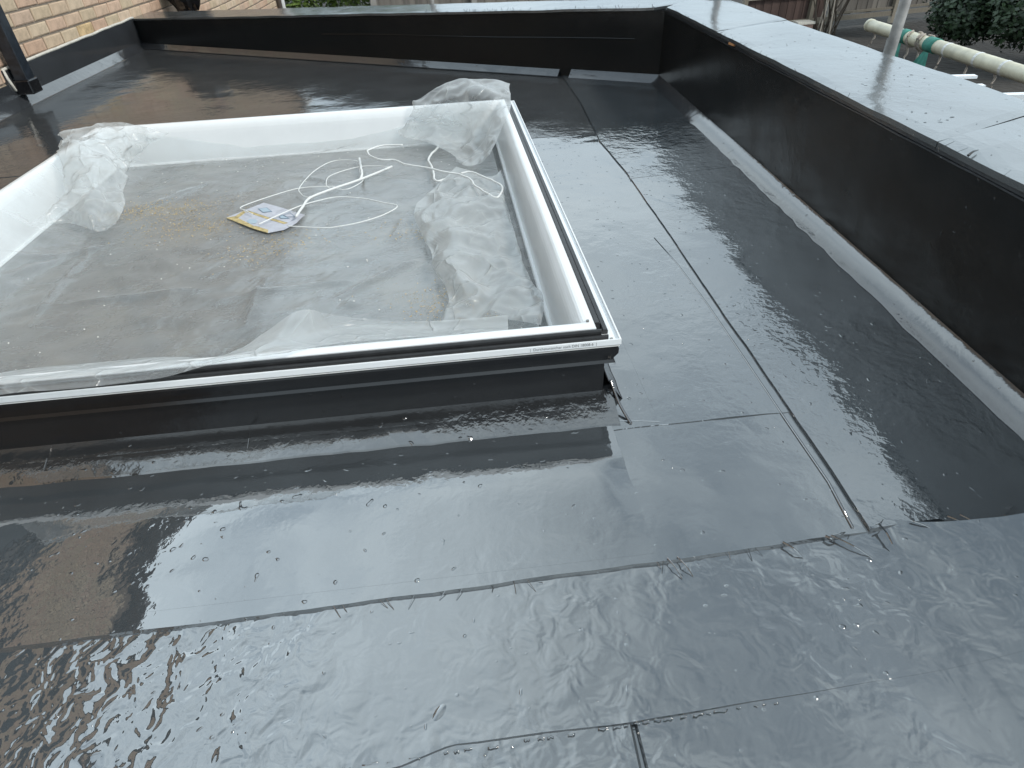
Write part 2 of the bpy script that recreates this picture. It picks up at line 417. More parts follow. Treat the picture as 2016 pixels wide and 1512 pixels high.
for i in range(fnx):
    for j in range(fny): k = i * (fny + 1) + j; ff.append((k, k + fny + 1, k + fny + 2, k + 1))
for off, dy, dz in ((0, -.001, -.006), (fny, .001, -.008)):
    k0 = len(fv)
    for i in range(fnx + 1): q = fv[i * (fny + 1) + off]; fv += [q, (q[0], q[1] + dy, q[2] + dz)]
    for i in range(fnx): ff.append((k0 + 2 * i, k0 + 2 * i + 1, k0 + 2 * i + 3, k0 + 2 * i + 2))
o = obj('membrane_sheet', fv, ff, M['sheet_front'], flat_roof, smooth=False)
for p in o.data.polygons: p.use_smooth = abs(p.normal.z) > .8
fv = []; ff = []; fnx, fny = 90, 40
for i in range(fnx + 1):
    x = .155 + (xr(0) + .03 - .155) * i / fnx
    k_ = max(0, min(1, (x - .50) / .20)); k_ = k_ * k_ * (3 - 2 * k_); u = max(0, x - .60); m_ = max(0, min(1, (x - .22) / .25))
    for j in range(fny + 1):
        y = -.6 + (.350 + .6) * j / fny
        fv.append((x, y, -.0030 + .0135 * k_ + .10 * u + .30 * u * u - .0030 + .0027 * m_))
for i in range(fnx):
    for j in range(fny): k = i * (fny + 1) + j; ff.append((k, k + fny + 1, k + fny + 2, k + 1))
k0 = len(fv)
for j in range(fny + 1): fv += [fv[j], (fv[j][0] - .003, fv[j][1], fv[j][2] - .006)]
for j in range(fny): ff.append((k0 + 2 * j, k0 + 2 * j + 1, k0 + 2 * j + 3, k0 + 2 * j + 2))
o = obj('membrane_sheet', fv, ff, M['sheet_front'], flat_roof)
for p in o.data.polygons: p.use_smooth = abs(p.normal.z) > .8
slab('membrane_sheet', [(HW, -2.2), (.148, -2.2), (.1495, .335), (-.07, .335), (HW, .33)], -.0056, .006, M['sheet_front'], flat_roof, jit=.001)
# bandage strips round the skylight kerb
bv_ = []; bf_ = []; bnx, bny = 150, 24
for i in range(bnx + 1):
    x = -2.0 + 2.247 * i / bnx
    for j in range(bny + 1):
        y = .552 + .293 * j / bny
        sm = lambda t: (lambda q: q * q * (3 - 2 * q))(max(0, min(1, t)))
        rise_ = .0018 + ((.842 - y) * .034 if y > .730 else .0038 * sm((y - .56) / .17)) - .0018 * (1 - sm((y - .56) / .2))
        bv_.append((x + (nz((1, y, 0), 30) * .0025 if i == bnx else 0), y, .00232 + rise_ * (1 if y > .74 else sm((.247 - x) / .05 + .02))))
for i in range(bnx):
    for j in range(bny): k = i * (bny + 1) + j; bf_.append((k, k + bny + 1, k + bny + 2, k + 1))
k0 = len(bv_)
for j in range(bny + 1): q = bv_[bnx * (bny + 1) + j]; bv_ += [q, (q[0] + .004, q[1], -.004)]
for j in range(bny): bf_.append((k0 + 2 * j, k0 + 2 * j + 1, k0 + 2 * j + 3, k0 + 2 * j + 2))
o = obj('bandage_strip', bv_, bf_, M['sheet'], flat_roof)
for p in o.data.polygons: p.use_smooth = abs(p.normal.z) > .8
slab('bandage_strip', [(KX1, .85), (.340, .835), (.335, 2.62), (KX1, 2.62)], .0052, .006, M['sheet'], flat_roof, jit=.0008)
# raised resin runs along the right lap, splinters of glass strand at the front lap
rb = MB()
rb.tube([(x + nz((x, y, 0), 8) * .004, y, .0028) for x, y in ((.560, 1.62), (.572, 1.45), (.576, 1.24), (.572, 1.02), (.570, .805), (.567, .65), (.556, .556))], .0021, 5, .0026)
sx = -.62
while sx < .34:
    sy = .304 + .0185 * (sx + .62) / .96 + nz((sx, 0, 0), 20) * .002; ln = random.choice((.004, .006, .01, .018)) * random.uniform(.6, 1.3)
    if random.random() < .75: rb.tube([(sx + ln * k / 4, sy + .02 * ln * k / 4 + random.uniform(-.0012, .0012), -.0034) for k in range(5)], random.uniform(.0007, .0013), 5, random.uniform(.0003, .0009))
    sx += ln + random.uniform(.002, .02)
rb.build('resin_ridge', M['sheet'], flat_roof, smooth=True, kind='stuff')
st = MB()
for x, dx, dy, r in ((.44, .020, -.022, .0016), (.508, .012, -.006, .0022), (.517, .045, -.045, .0013), (.52, .03, .012, .001), (.59, .002, -.03, .0017), (.585, .02, .015, .001), (.64, .03, -.02, .0013), (.70, .03, -.03, .0018), (.72, .02, -.028, .0012), (.26, .012, -.03, .001), (.275, .014, -.028, .001), (.80, .02, .02, .0016)):
    y = fy(x); st.tube(cat([(x, y + .004, .004 + .012 * (x > .58)), (x + dx * .5, y + dy * .45, .005 + .012 * (x > .58)), (x + dx, y + dy, -.0022 + .0135 * (x > .58))], 4), r, 5, r * .5)
for i in range(16):
    x = random.uniform(-.3, .6); y = fy(x); st.tube([(x, y + .002, .002), (x + random.uniform(-.01, .012), y - random.uniform(.004, .018), -.0025)], random.uniform(.0003, .0007), 4)
st.build('glass_strand', M['sheet'], flat_roof, kind='stuff')
bl = MB()
def blob(c, r, h, n=7, ex=1.0, rot=0):
    v = [(c[0], c[1], c[2] + h)]; f = []
    for k, (rr, hh) in enumerate(((.6, .75), (1, 0))):
        for i in range(n):
            g_ = 2 * math.pi * i / n; x, y = math.cos(g_) * r * rr * ex, math.sin(g_) * r * rr
            v.append((c[0] + x * math.cos(rot) - y * math.sin(rot), c[1] + x * math.sin(rot) + y * math.cos(rot), c[2] + h * hh))
    for i in range(n):
        j = (i + 1) % n; f.append((0, 1 + i, 1 + j)); f.append((1 + i, 1 + n + i, 1 + n + j, 1 + j))
    bl.add(v, f)
for i in range(60):
    x, y = random.uniform(-.7, .85), random.uniform(.22, .5)
    blob((x, y, -.003 if y > .34 else -.005), random.uniform(.0006, .0018), random.uniform(.0003, .0009), ex=random.uniform(1, 2), rot=random.uniform(0, 3))
for i in range(30):
    x, y = random.uniform(-.7, .95), random.uniform(.56, .82)
    if x > .55: continue
    blob((x, y, .0022), random.uniform(.0006, .0016), random.uniform(.0003, .0008), ex=random.uniform(1, 2), rot=random.uniform(0, 3))
for i in range(70):
    y = random.uniform(.9, 2.6); x = random.uniform(.3, .95); blob((x, y, .0036 if x < .58 else .0088), random.uniform(.001, .0025), random.uniform(.0005, .0014), ex=random.uniform(1, 2), rot=random.uniform(0, 3))
blob((-.083, .362, -.003), .006, .0016, 12, 2.0, .9); blob((-.21, .305, -.0056), .003, .001, 9)
bl.build('resin_blister', M['sheet_front'], flat_roof, smooth=True, kind='stuff')

# ------------------------------------------------------------------ right parapet
PH = .360
par = empty('parapet', label='low black parapet along the right edge with broad pale-reflecting coping', category='parapet wall', group='roof edge parapets')
y0, y1 = -2.3, 3.48
pb = MB()
def prism(mb, poly, z0, z1):
    n = len(poly); mb.add([(*p, z0 if not callable(z0) else z0(*p)) for p in poly] + [(*p, z1 if not callable(z1) else z1(*p)) for p in poly],
                          [tuple(range(n - 1, -1, -1)), tuple(range(n, 2 * n))] + [(i, (i + 1) % n, n + (i + 1) % n, n + i) for i in range(n)])
prism(pb, [(xr(y0), y0), (xr(y0) + .32, y0), (xr(3.95) + .31, 3.95), (xr(3.95), 3.95)], -.25, PH - .022)
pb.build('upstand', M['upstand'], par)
# layers that show between upstand and coping
prl = []
lay = MB(); prism(lay, [(xr(y0) - .004, y0), (xr(y0) + .30, y0), (xr(3.45) + .3, 3.45), (xr(3.45) - .004, 3.45)], PH - .022, PH - .012)
lay.build('trim_edge', M['fillet'], par)
tb = MB(); tb.tube([(xr(y) - .002 + nz((y, 0, 0), 9) * .0015, y, PH - .026 + nz((y, 2, 0), 7) * .002) for y in [.6 + .03 * i for i in range(95)]], .0028, 5)
tb.build('resin_ridge', M['fillet'], par, kind='stuff')
cp = MB(); cp.box((xr(2.48) - .0085, 2.45, PH - .02), (xr(2.48) + .01, 2.50, PH - .0135), .001); cp.build('timber_chip', M['timber'], par)
cx0 = lambda y: xr(y) - .007
def outer(y): return 1.395 + (y - 1.497) * .0354
ecorner = 3.72
def grid_top(name, quad, z, nx, ny, m, parent, amp, thick, seed=0, zf=None):
    """a slab with a gently uneven top: quad = 4 xy corners"""
    a_, b_, c_, d_ = [Vector((*q, 0)) for q in quad]; v = []; f = []
    for i in range(nx + 1):
        for j in range(ny + 1):
            p = a_.lerp(b_, i / nx).lerp(d_.lerp(c_, i / nx), j / ny)
            ed = min(i, nx - i, j, ny - j)
            v.append((p.x + (nz((p.x, p.y, seed), 14) * .0022 if ed == 0 else 0), p.y + (nz((p.x, p.y, seed + 9), 14) * .0022 if ed == 0 else 0), z + (zf(p.x, p.y) if zf else 0) + nz((p.x, p.y, seed), 5) * amp - (.0015 if ed == 0 else 0)))
    for i in range(nx):
        for j in range(ny):
            k = i * (ny + 1) + j; f.append((k, k + ny + 1, k + ny + 2, k + 1))
    rim = [i * (ny + 1) for i in range(nx + 1)] + [nx * (ny + 1) + j for j in range(1, ny + 1)] + [i * (ny + 1) + ny for i in range(nx - 1, -1, -1)] + [j for j in range(ny - 1, 0, -1)]
    k0 = len(v); v += [(v[r][0], v[r][1], v[r][2] - thick) for r in rim]
    for i in range(len(rim)):
        j = (i + 1) % len(rim); f.append((rim[i], rim[j], k0 + j, k0 + i))
    return obj(name, v, f, m, parent, smooth=False)
ys = [(-2.3, 1.215), (1.218, 2.66), (2.663, 3.40)]
for i, (ya, yb) in enumerate(ys):
    sk = .16
    o = grid_top('coping_sheet', [(cx0(ya), ya), (outer(ya + sk), ya + sk * (1 if i else 0)), (outer(yb + sk), yb + sk), (cx0(yb), yb)] if i < 2 else [(cx0(ya), ya), (outer(ya + sk), ya + sk), (outer(3.9) + .02, 3.9), (cx0(3.42), 3.42)], PH + (.0006 * i), 10, 40, M['coping'], par, .003, .012, i)
# fillet at its foot
fp = [(xr(y), y, 0) for y in [-.2 + i * .05 for i in range(76)] if y <= 3.5]
def fil(pts, w_, h_, name, parent, m, side=1, jit=.004, zoff=0, zf=None, cove=False):
    v = []; f = []; prof = [(-.003, h_ + .0012), (-.001, h_), (w_ * .5, h_ * .5 + .001), (w_, .004), (w_ + .005, .0012)]
    if cove: prof = [(0, .036), (.002, .0330), (w_ * .21, .0245), (w_ * .41, .0171), (w_ * .6, .0112), (w_ * .8, .0064), (w_, .003), (w_ + .004, .001)]
    for i, p in enumerate(pts):
        p = Vector(p); q = Vector(pts[min(i + 1, len(pts) - 1)]) - Vector(pts[max(i - 1, 0)]); q.normalize(); s = Vector((-q.y, q.x, 0)) * side
        for k, (a_, b_) in enumerate(prof):
            jj = (nz((p.x, p.y, 3), 16) * jit * 2 + nz((p.x, p.y, 5), 50) * jit) * (k >= len(prof) - 2)
            v.append(p + s * (a_ + jj) + Vector((0, 0, b_ + zoff + (zf(p.x, p.y) if zf else 0))))
    n = len(prof)
    for i in range(len(pts) - 1):
        for k in range(n - 1): f.append((i * n + k, i * n + k + 1, (i + 1) * n + k + 1, (i + 1) * n + k))
    return obj(name, v, f, m, parent, smooth=cove)
fil(fp, .043, .042, 'fillet', par, M['fillet'], cove=True, jit=.004, zoff=.0085)
hs = MB()
for i in range(26):
    y = random.uniform(.9, 3.4); x = cx0(y); hs.tube([(x, y, PH - .002), (x + random.uniform(-.008, .012), y + random.uniform(-.01, .01), PH + random.uniform(.002, .009))], random.uniform(.0003, .0007), 4)
hs.tube(cat([(cx0(1.12), 1.12, PH + .0005), (cx0(1.12) + .012, 1.125, PH + .006), (cx0(1.12) + .03, 1.135, PH + .0045)], 4), .003, 5, .0012)
hs.build('glass_strand', M['upstand'], par, kind='stuff')

bl = MB()
for i in range(170):
    y = random.uniform(.75, 3.3); x = random.uniform(cx0(y) + .02, outer(y) - .02)
    blob((x, y, PH + .0006), random.uniform(.001, .003), random.uniform(.0002, .0007), ex=random.uniform(1, 2.2), rot=random.uniform(0, 3))
bl.build('resin_blister', M['coping'], par, smooth=True, kind='stuff')

# ------------------------------------------------------------------ back parapet
par2 = empty('parapet', label='black parapet across the far end of the roof, sloping down to the brick wall', category='parapet wall', group='roof edge parapets')
def bh(x): return .204 + (.350 - .204) * (x + 2.449) / (3.576)   # height of its top
dB = (BR - BL).normalized(); nB = Vector((-dB.y, dB.x, 0))
def bp(t, o): p = BL.lerp(BR, t) + nB * o; return (p.x, p.y)
ub = MB(); prism(ub, [bp(.0, 0), bp(1.0, 0), bp(1.0, .30), bp(-.05, .30), bp(-.05, .05)], -.25, lambda x, y: bh(x) - .012)
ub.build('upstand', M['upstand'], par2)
ridge = MB(); ridge.tube([Vector((*bp(t / 30, -.002), bh(bp(t / 30, 0)[0]) * .60 + .006 * nz((t, 0, 0), .2))) for t in range(14, 30)], .003, 5); ridge.build('resin_ridge', M['upstand'], par2, kind='stuff')
for i, (ta, tb_) in enumerate(((-.035, .48), (.4808, .988))):
    grid_top('coping_sheet', [bp(ta, -.012), bp(tb_, -.012), bp(tb_ + (.085 if i else 0), .33), bp(ta, .33)], -.0, 50, 8, M['coping'], par2, .003, .012, 5 + i, zf=lambda x, y: bh(x) + .004)
lb = MB()
for i in range(60):
    t = random.uniform(.66, .99); p = bp(t, -.012); z = bh(p[0]); lb.tube([(*p, z), (p[0] + random.uniform(-.012, .012), p[1] + .005, z + random.uniform(.004, .018))], random.uniform(.0004, .0014), 4)
lb.build('glass_strand', M['upstand'], par2, kind='stuff')
fil([Vector((*bp(t / 60, 0), 0)) for t in range(1, 53)], .030, .036, 'fillet', par2, M['fillet'], side=-1, jit=.002, zf=lambda x, y: .006)
fil([Vector((*bp(t / 60, 0), 0)) for t in range(53, 61)], .042, .040, 'fillet', par2, M['fillet'], side=-1, jit=.001, zf=lambda x, y: .006)

# ------------------------------------------------------------------ brick house
house = empty('brick_house', label='buff brick house wall rising along the left side of the roof', category='house')
WY0, WY1, WZ0, WZ1 = -3.0, 11.12, -1.9, 2.80
wb = MB(); wb.box((HW - .25, WY0, WZ0), (HW - .008, WY1, WZ1)); wb.build('wall', M['mortar'], house)
CH, BLN = .075, .225
protos = []
def brick_geo(l_, h_, d_):
    j = lambda a_: random.uniform(-a_, a_)
    c = .006; v = []
    for (x, ins) in ((-.012, 0), (d_ - .004, 0), (d_, c)):
        for (y, z) in ((0, 0), (l_, 0), (l_, h_), (0, h_)):
            yy = y + (ins if y == 0 else -ins) + j(.0022); zz = z + (ins if z == 0 else -ins) + j(.0022)
            v.append((x + j(.001), yy, zz))
    f = [(0, 1, 5, 4), (1, 2, 6, 5), (2, 3, 7, 6), (3, 0, 4, 7), (4, 5, 9, 8), (5, 6, 10, 9), (6, 7, 11, 10), (7, 4, 8, 11), (8, 9, 10, 11)]
    return v, f
for i in range(10):
    v, f = brick_geo(.212, .064, .008); me = bpy.data.meshes.new('brick'); me.from_pydata(v, [], f); me.update(); me.materials.append(M['brick']); protos.append(me)
stuff = MB(); cnt = 0
def ztop(y): return .52 - .105 * (y - 4.2)
WIN = (1.15, 2.55, .85, 1.88)
for r_ in range(int((WZ1 - WZ0) / CH)):
    z = WZ0 + r_ * CH + .006
    off = (.1125 if r_ % 2 else 0)
    y = WY0 - off + .06
    while y < WY1 - .2:
        yy = max(y, WY0)
        if not (WIN[0] - .2 < y < WIN[1] and WIN[2] - .07 < z < WIN[3]):
            near = 3.75 < y < 10.95 and ztop(y) - .36 < z < ztop(y) + .16 and z > .13 - .12 * (y > 6)
            if near and cnt < 298:
                o = bpy.data.objects.new('brick', random.choice(protos)); C.objects.link(o); o.parent = house; o.location = (HW - .008, y, z); cnt += 1
                if abs(y - 5.0) < .1 and abs(z - .235) < .04: o['label'] = 'brick with an ochre stain'; o.data = o.data.copy(); o.data.materials.clear(); o.data.materials.append(M['brick_stain'])
            else:
                v, f = brick_geo(.212, .064, .008); stuff.add([(HW - .008 + p[0], y + p[1], z + p[2]) for p in v], f)
        y += BLN
stuff.build('brickwork', M['brick_far'], house, kind='stuff')
# flashing upstand on the wall, its bead and its fillet
fl = MB(); prism(fl, [(HW - .004, 3.93), (HW + .010, 3.93), (HW + .010, 5.83), (HW - .004, 5.83)], -.01, lambda x, y: .193 + .018 * (y - 4.2) / 1.6)
fl.add([], [])
fl.build('flashing', M['fillet'], house)
fl2 = MB(); fl2.box((HW - .004, -2.2, -.01), (HW + .010, 3.93, .12)); fl2.build('flashing', M['fillet'], house)
sb = MB(); sb.tube([(HW + .006, y_, .196 + .018 * (y_ - 4.2) / 1.6 + .004 * nz((y_, 0, 0), 6)) for y_ in [3.94 + i * .04 for i in range(48)]], .0085, 6)
sb.tube([(HW + .008, 3.94, .196), (HW + .012, 3.94, .15), (HW + .014, 3.955, .09), (HW + .02, 3.98, .075)], .008, 6)
sb.build('sealant_bead', M['sealant'], house, smooth=True)
fil([(HW + .010, y_ * .1, 0) for y_ in range(0, 58)], .048, .052, 'fillet', house, M['fillet'], side=-1, jit=.002, zf=lambda x, y: rise(x, y) + .003)
# window, eaves (seen only mirrored in the wet roof)
wf = MB()
for (a_, b_) in (((HW - .12, WIN[0], WIN[2]), (HW - .05, WIN[1], WIN[2] + .07)), ((HW - .12, WIN[0], WIN[3] - .07), (HW - .05, WIN[1], WIN[3])), ((HW - .12, WIN[0], WIN[2]), (HW - .05, WIN[0] + .07, WIN[3])), ((HW - .12, WIN[1] - .07, WIN[2]), (HW - .05, WIN[1], WIN[3])), ((HW - .12, 1.82, WIN[2]), (HW - .05, 1.88, WIN[3]))): wf.box(Vector(a_) + Vector((.12, 0, 0)), Vector(b_) + Vector((.07, 0, 0)))
win = wf.build('window', M['winframe'], house)
obj('pane', [(HW + .004, WIN[0], WIN[2]), (HW + .004, WIN[1], WIN[2]), (HW + .004, WIN[1], WIN[3]), (HW + .004, WIN[0], WIN[3])], [(0, 1, 2, 3)], M['winglass'], win)
gt = MB()
for i in range(9): pass
sweep([(HW + .06, WY0, WZ1), (HW + .06, WY1, WZ1)], [(.055, 0), (.05, -.03), (.02, -.055), (-.02, -.055), (-.05, -.03), (-.055, 0)], 'gutter', M['gutter'], house)
rf = MB(); rf.add([(HW + .05, WY0, WZ1 + .01), (HW + .05, WY1 + .1, WZ1 + .01), (HW - 4, WY1 + .1, WZ1 + 2.3), (HW - 4, WY0, WZ1 + 2.3)], [(0, 1, 2, 3)]); rf.build('roof', M['roof_tile'], house)
rest = MB(); rest.box((HW - 5, WY0, WZ0), (HW - .26, WY1, WZ1)); rest.build('wall', M['brick_far'], house)

# downpipe, end pipes
dp = empty('downpipe', label='black square downpipe ending just above the roof against the brick wall', category='downpipe')
db = MB(); db.box((HW + .028, 3.965, .075), (HW + .098, 4.045, 2.6), .001)
o = db.build('pipe', M['dark_blue'], dp)
bv = o.modifiers.new('b', 'BEVEL'); bv.width = .006; bv.segments = 2
db = MB(); db.box((HW + .012, 3.955, .060), (HW + .104, 4.055, .135), .002); o = db.build('shoe', M['black_gloss'], dp); bv = o.modifiers.new('b', 'BEVEL'); bv.width = .008; bv.segments = 2
db = MB(); db.box((HW + .0, 3.985, 1.2), (HW + .03, 4.03, 1.26)); db.build('bracket', M['black_gloss'], dp)
wp = MB(); wp.tube([(HW + .03, 11.2, -1.9), (HW + .03, 11.2, 2.5)], .05, 10); tagd = wp.build('rain_pipe', M['pvc_dirty'], smooth=True)
tagd['label'] = 'pale round pipe running up the far corner of the brick wall'; tagd['category'] = 'pipe'
wp = MB(); wp.tube([(HW + .04, 11.0, -1.9), (HW + .04, 11.0, 2.5)], .035, 10); tagd = wp.build('cable_pipe', M['gutter'], smooth=True)
tagd['label'] = 'thin dark brown pipe beside the pale pipe at the far wall corner'; tagd['category'] = 'pipe'

# black sack on the far coping against the bricks
def lump(c, r, amp, seed, nu=28, nv=18, taper=0, facet=0):
    v = []; f = []
    for j in range(nv + 1):
        th = math.pi * j / nv
        for i in range(nu):
            ph = 2 * math.pi * i / nu
            d = Vector((math.sin(th) * math.cos(ph), math.sin(th) * math.sin(ph), math.cos(th)))
            k = 1 + amp * noise.noise(d * 2.2 + Vector((seed, 0, 0))) + amp * .7 * (1 - abs(noise.noise(d * 5 + Vector((0, seed, 0)))) * 2) * .5
            tp = 1 + taper * d.z
            v.append((c[0] + d.x * r[0] * k * tp, c[1] + d.y * r[1] * k * tp, c[2] + d.z * r[2] * k))
    for j in range(nv):
        for i in range(nu):
            f.append((j * nu + i, j * nu + (i + 1) % nu, (j + 1) * nu + (i + 1) % nu, (j + 1) * nu + i))
    return v, f
v, f = lump((-2.215, 6.62, .36), (.17, .18, .22), .22, 3, taper=.28)
o = obj('rubble_sack', v, f, M['black_gloss'], smooth=False, label='crumpled black plastic sack standing at the far wall corner', category='sack')

# ------------------------------------------------------------------ skylight
sk = empty('skylight', label='square white skylight frame on a black kerb, its dome not yet fitted', category='skylight')
OX0, OX1, OY0, OY1 = -1.402, .272, .905, 2.680        # outer edge of the white flange
def ofr(o_): return o_ * .46 if o_ < .043 else o_ - .043 * .54      # the front member shows its outer lips more narrowly
def ringframe(name, profile, m, parent=sk, smooth=False, closed=True, **props):
    """profile of (inset from outer edge, z) carried round the rectangle with mitred corners"""
    v = []; f = []; n = len(profile)
    for (cx, cy, sx, sy) in ((OX0, OY0, 1, 1), (OX1, OY0, -1, 1), (OX1, OY1, -1, -1), (OX0, OY1, 1, -1)):
        for o_, z in profile: v.append((cx + sx * o_, cy + sy * (ofr(o_) if sy > 0 else o_), z))
    for c in range(4):
        d = (c + 1) % 4
        for k in range(n if closed else n - 1):
            f.append((c * n + k, d * n + k, d * n + (k + 1) % n, c * n + (k + 1) % n))
    return obj(name, v, f, m, parent, smooth, **props)
ringframe('kerb', [(.026, .112), (.026, -.01), (.054, -.01), (.054, .112)], M['kerbresin'])
ringframe('drip_band', [(.006, .138), (.003, .133), (.0035, .122), (.010, .112), (.013, .106), (.007, .100), (.012, .099), (.03, .103), (.03, .138)], M['black_gloss'])
ringframe('flange', [(0, .1425), (0, .1535), (.0012, .1545), (.0032, .1545), (.0042, .150), (.008, .1495), (.0082, .1488), (.0095, .1488), (.0097, .1497), (.045, .1497), (.045, .1425)], M['pvc'])
ringframe('flange_seal', [(.0022, .1382), (.0022, .1402), (.04, .1402), (.04, .1382)], M['pvc_dirty'])
ringframe('liner', [(.043, .140), (.043, .169), (.0455, .1715), (.056, .1722), (.062, .1708), (.0665, .168), (.070, .164), (.073, .159), (.0755, .153), (.078, .143), (.0795, .13), (.0875, .030), (.085, .028), (.070, .028), (.060, .12), (.060, .14)], M['pvc'], smooth=False)
ringframe('glazing_bead', [(.0865, .035), (.094, .035), (.096, .031), (.096, .02), (.0865, .02)], M['pvc'])
def strip(side, o0, o1, z0, z1, g0, g1, name='gasket'):
    prof = [(o0, z0), (o0 - .0005, z1 - .003), (o0 + .002, z1), (o1 - .002, z1), (o1, z1 - .003), (o1, z0)]
    v = []; f = []; n = len(prof)
    for e_ in (0, 1):
        for o_, z in prof:
            if side == 'f': v.append((OX0 + g0 if not e_ else OX1 - g1, OY0 + ofr(o_), z - .0015))
            if side == 'b': v.append((OX0 + g0 if not e_ else OX1 - g1, OY1 - o_, z))
            if side == 'r': v.append((OX1 - o_, OY0 + g0 if not e_ else OY1 - g1, z))
            if side == 'l': v.append((OX0 + o_, OY0 + g0 if not e_ else OY1 - g1, z))
    f = [(k, (k + 1) % n, n + (k + 1) % n, n + k) for k in range(n)] + [tuple(range(n)), tuple(range(2 * n - 1, n - 1, -1))]
    obj(name, v, f, M['rubber'], sk)
for s_ in 'frbl':
    g0 = .027; g1 = .022
    strip(s_, .0195, .0300, .1497, .1600, g0, g1)
    strip(s_, .0318, .0428, .1497, .1690, g0 + .012, g1 + .012)
# screw heads and grime by the near corner
sh = MB()
for (x, y) in ((OX1 - .055, OY0 + .040), (OX1 - .016, OY0 + .010)):
    sh.tube([(x, y, .172 if x < OX1 - .03 else .1497), (x, y, .1752 if x < OX1 - .03 else .151)], .003, 8)
sh.build('screw_head', M['steel'], sk)
# glass and what is below it
obj('glass_pane', [(OX0 + .088, OY0 + .076, .030), (OX1 - .088, OY0 + .076, .030), (OX1 - .088, OY1 - .088, .030), (OX0 + .088, OY1 - .088, .030)], [(0, 1, 2, 3)], M['glass'], sk)
sf = MB(); a_, b_, c_, d_ = OX0 + .092, OX1 - .092, OY0 + .080, OY1 - .092
sf.add([(a_, c_, .022), (b_, c_, .022), (b_, d_, .022), (a_, d_, .022), (a_, c_, -.9), (b_, c_, -.9), (b_, d_, -.9), (a_, d_, -.9)], [(0, 1, 5, 4), (1, 2, 6, 5), (2, 3, 7, 6), (3, 0, 4, 7), (4, 5, 6, 7)])
sf.build('shaft', M['shaft'], sk)
# kerb fillet: broad along the front, narrow at the side
def kf(pts, w_, h_, m, side): return fil(pts, w_, h_, 'fillet', sk, m, side=side, jit=.0022, zoff=.002)
kf([(x * .03, KY0, 0) for x in range(-48, 9)] + [(KX1 + .006, KY0, 0)], .080, .030, M['kerbfillet'], -1)
kf([(KX1, KY0 + y * .03 - .01, 0) for y in range(0, 58)], .026, .05, M['fillet'], -1)
kf([(KX0, KY0 + y * .03, 0) for y in range(0, 58)], .05, .045, M['fillet'], 1)
kf([(x * .03, KY1, 0) for x in range(-46, 8)], .05, .045, M['fillet'], 1)
cb = MB(); cb.tube(cat([(KX1 + .003, KY0 - .002, .05), (KX1 + .008, KY0 - .02, .034), (KX1 + .014, KY0 - .045, .019), (KX1 + .024, KY0 - .076, .006), (KX1 + .026, KY0 - .082, .004)], 6), .0022, 7, .0034)
cb.build('resin_ridge', M['kerbfillet'], sk, smooth=True, kind='stuff')
# vertical seams on the kerb face
for x in (-.44, -.80):
    m_ = MB(); m_.tube([(x + .008, KY0 - .0005, .06), (x + .012, KY0 - .001, .03), (x + .014, KY0 - .035, .022), (x + .012, KY0 - .07, .006)], .0008, 5); m_.build('resin_ridge', M['kerbfillet'], sk, kind='stuff')
# print along the front flange
cu = bpy.data.curves.new('print_text', 'FONT'); cu.body = '|  Durchsturzsicher nach DIN 18008-6  |'; cu.size = .0085; cu.extrude = .0001; cu.space_character = 1.0
tmp = bpy.data.objects.new('tmp', cu); C.objects.link(tmp)
dg = bpy.context.evaluated_depsgraph_get(); me = bpy.data.meshes.new_from_object(tmp.evaluated_get(dg)); bpy.data.objects.remove(tmp)
wd = max(v.co.x for v in me.vertices)
tx = link('printed_line', me, sk, M['ink']); me.materials.clear(); me.materials.append(M['ink'])
tx.location = (.226 - .122, OY0 - .0002, .1455); tx.rotation_euler = (math.pi / 2, 0, 0); tx.scale = (.122 / wd, .95, 1)

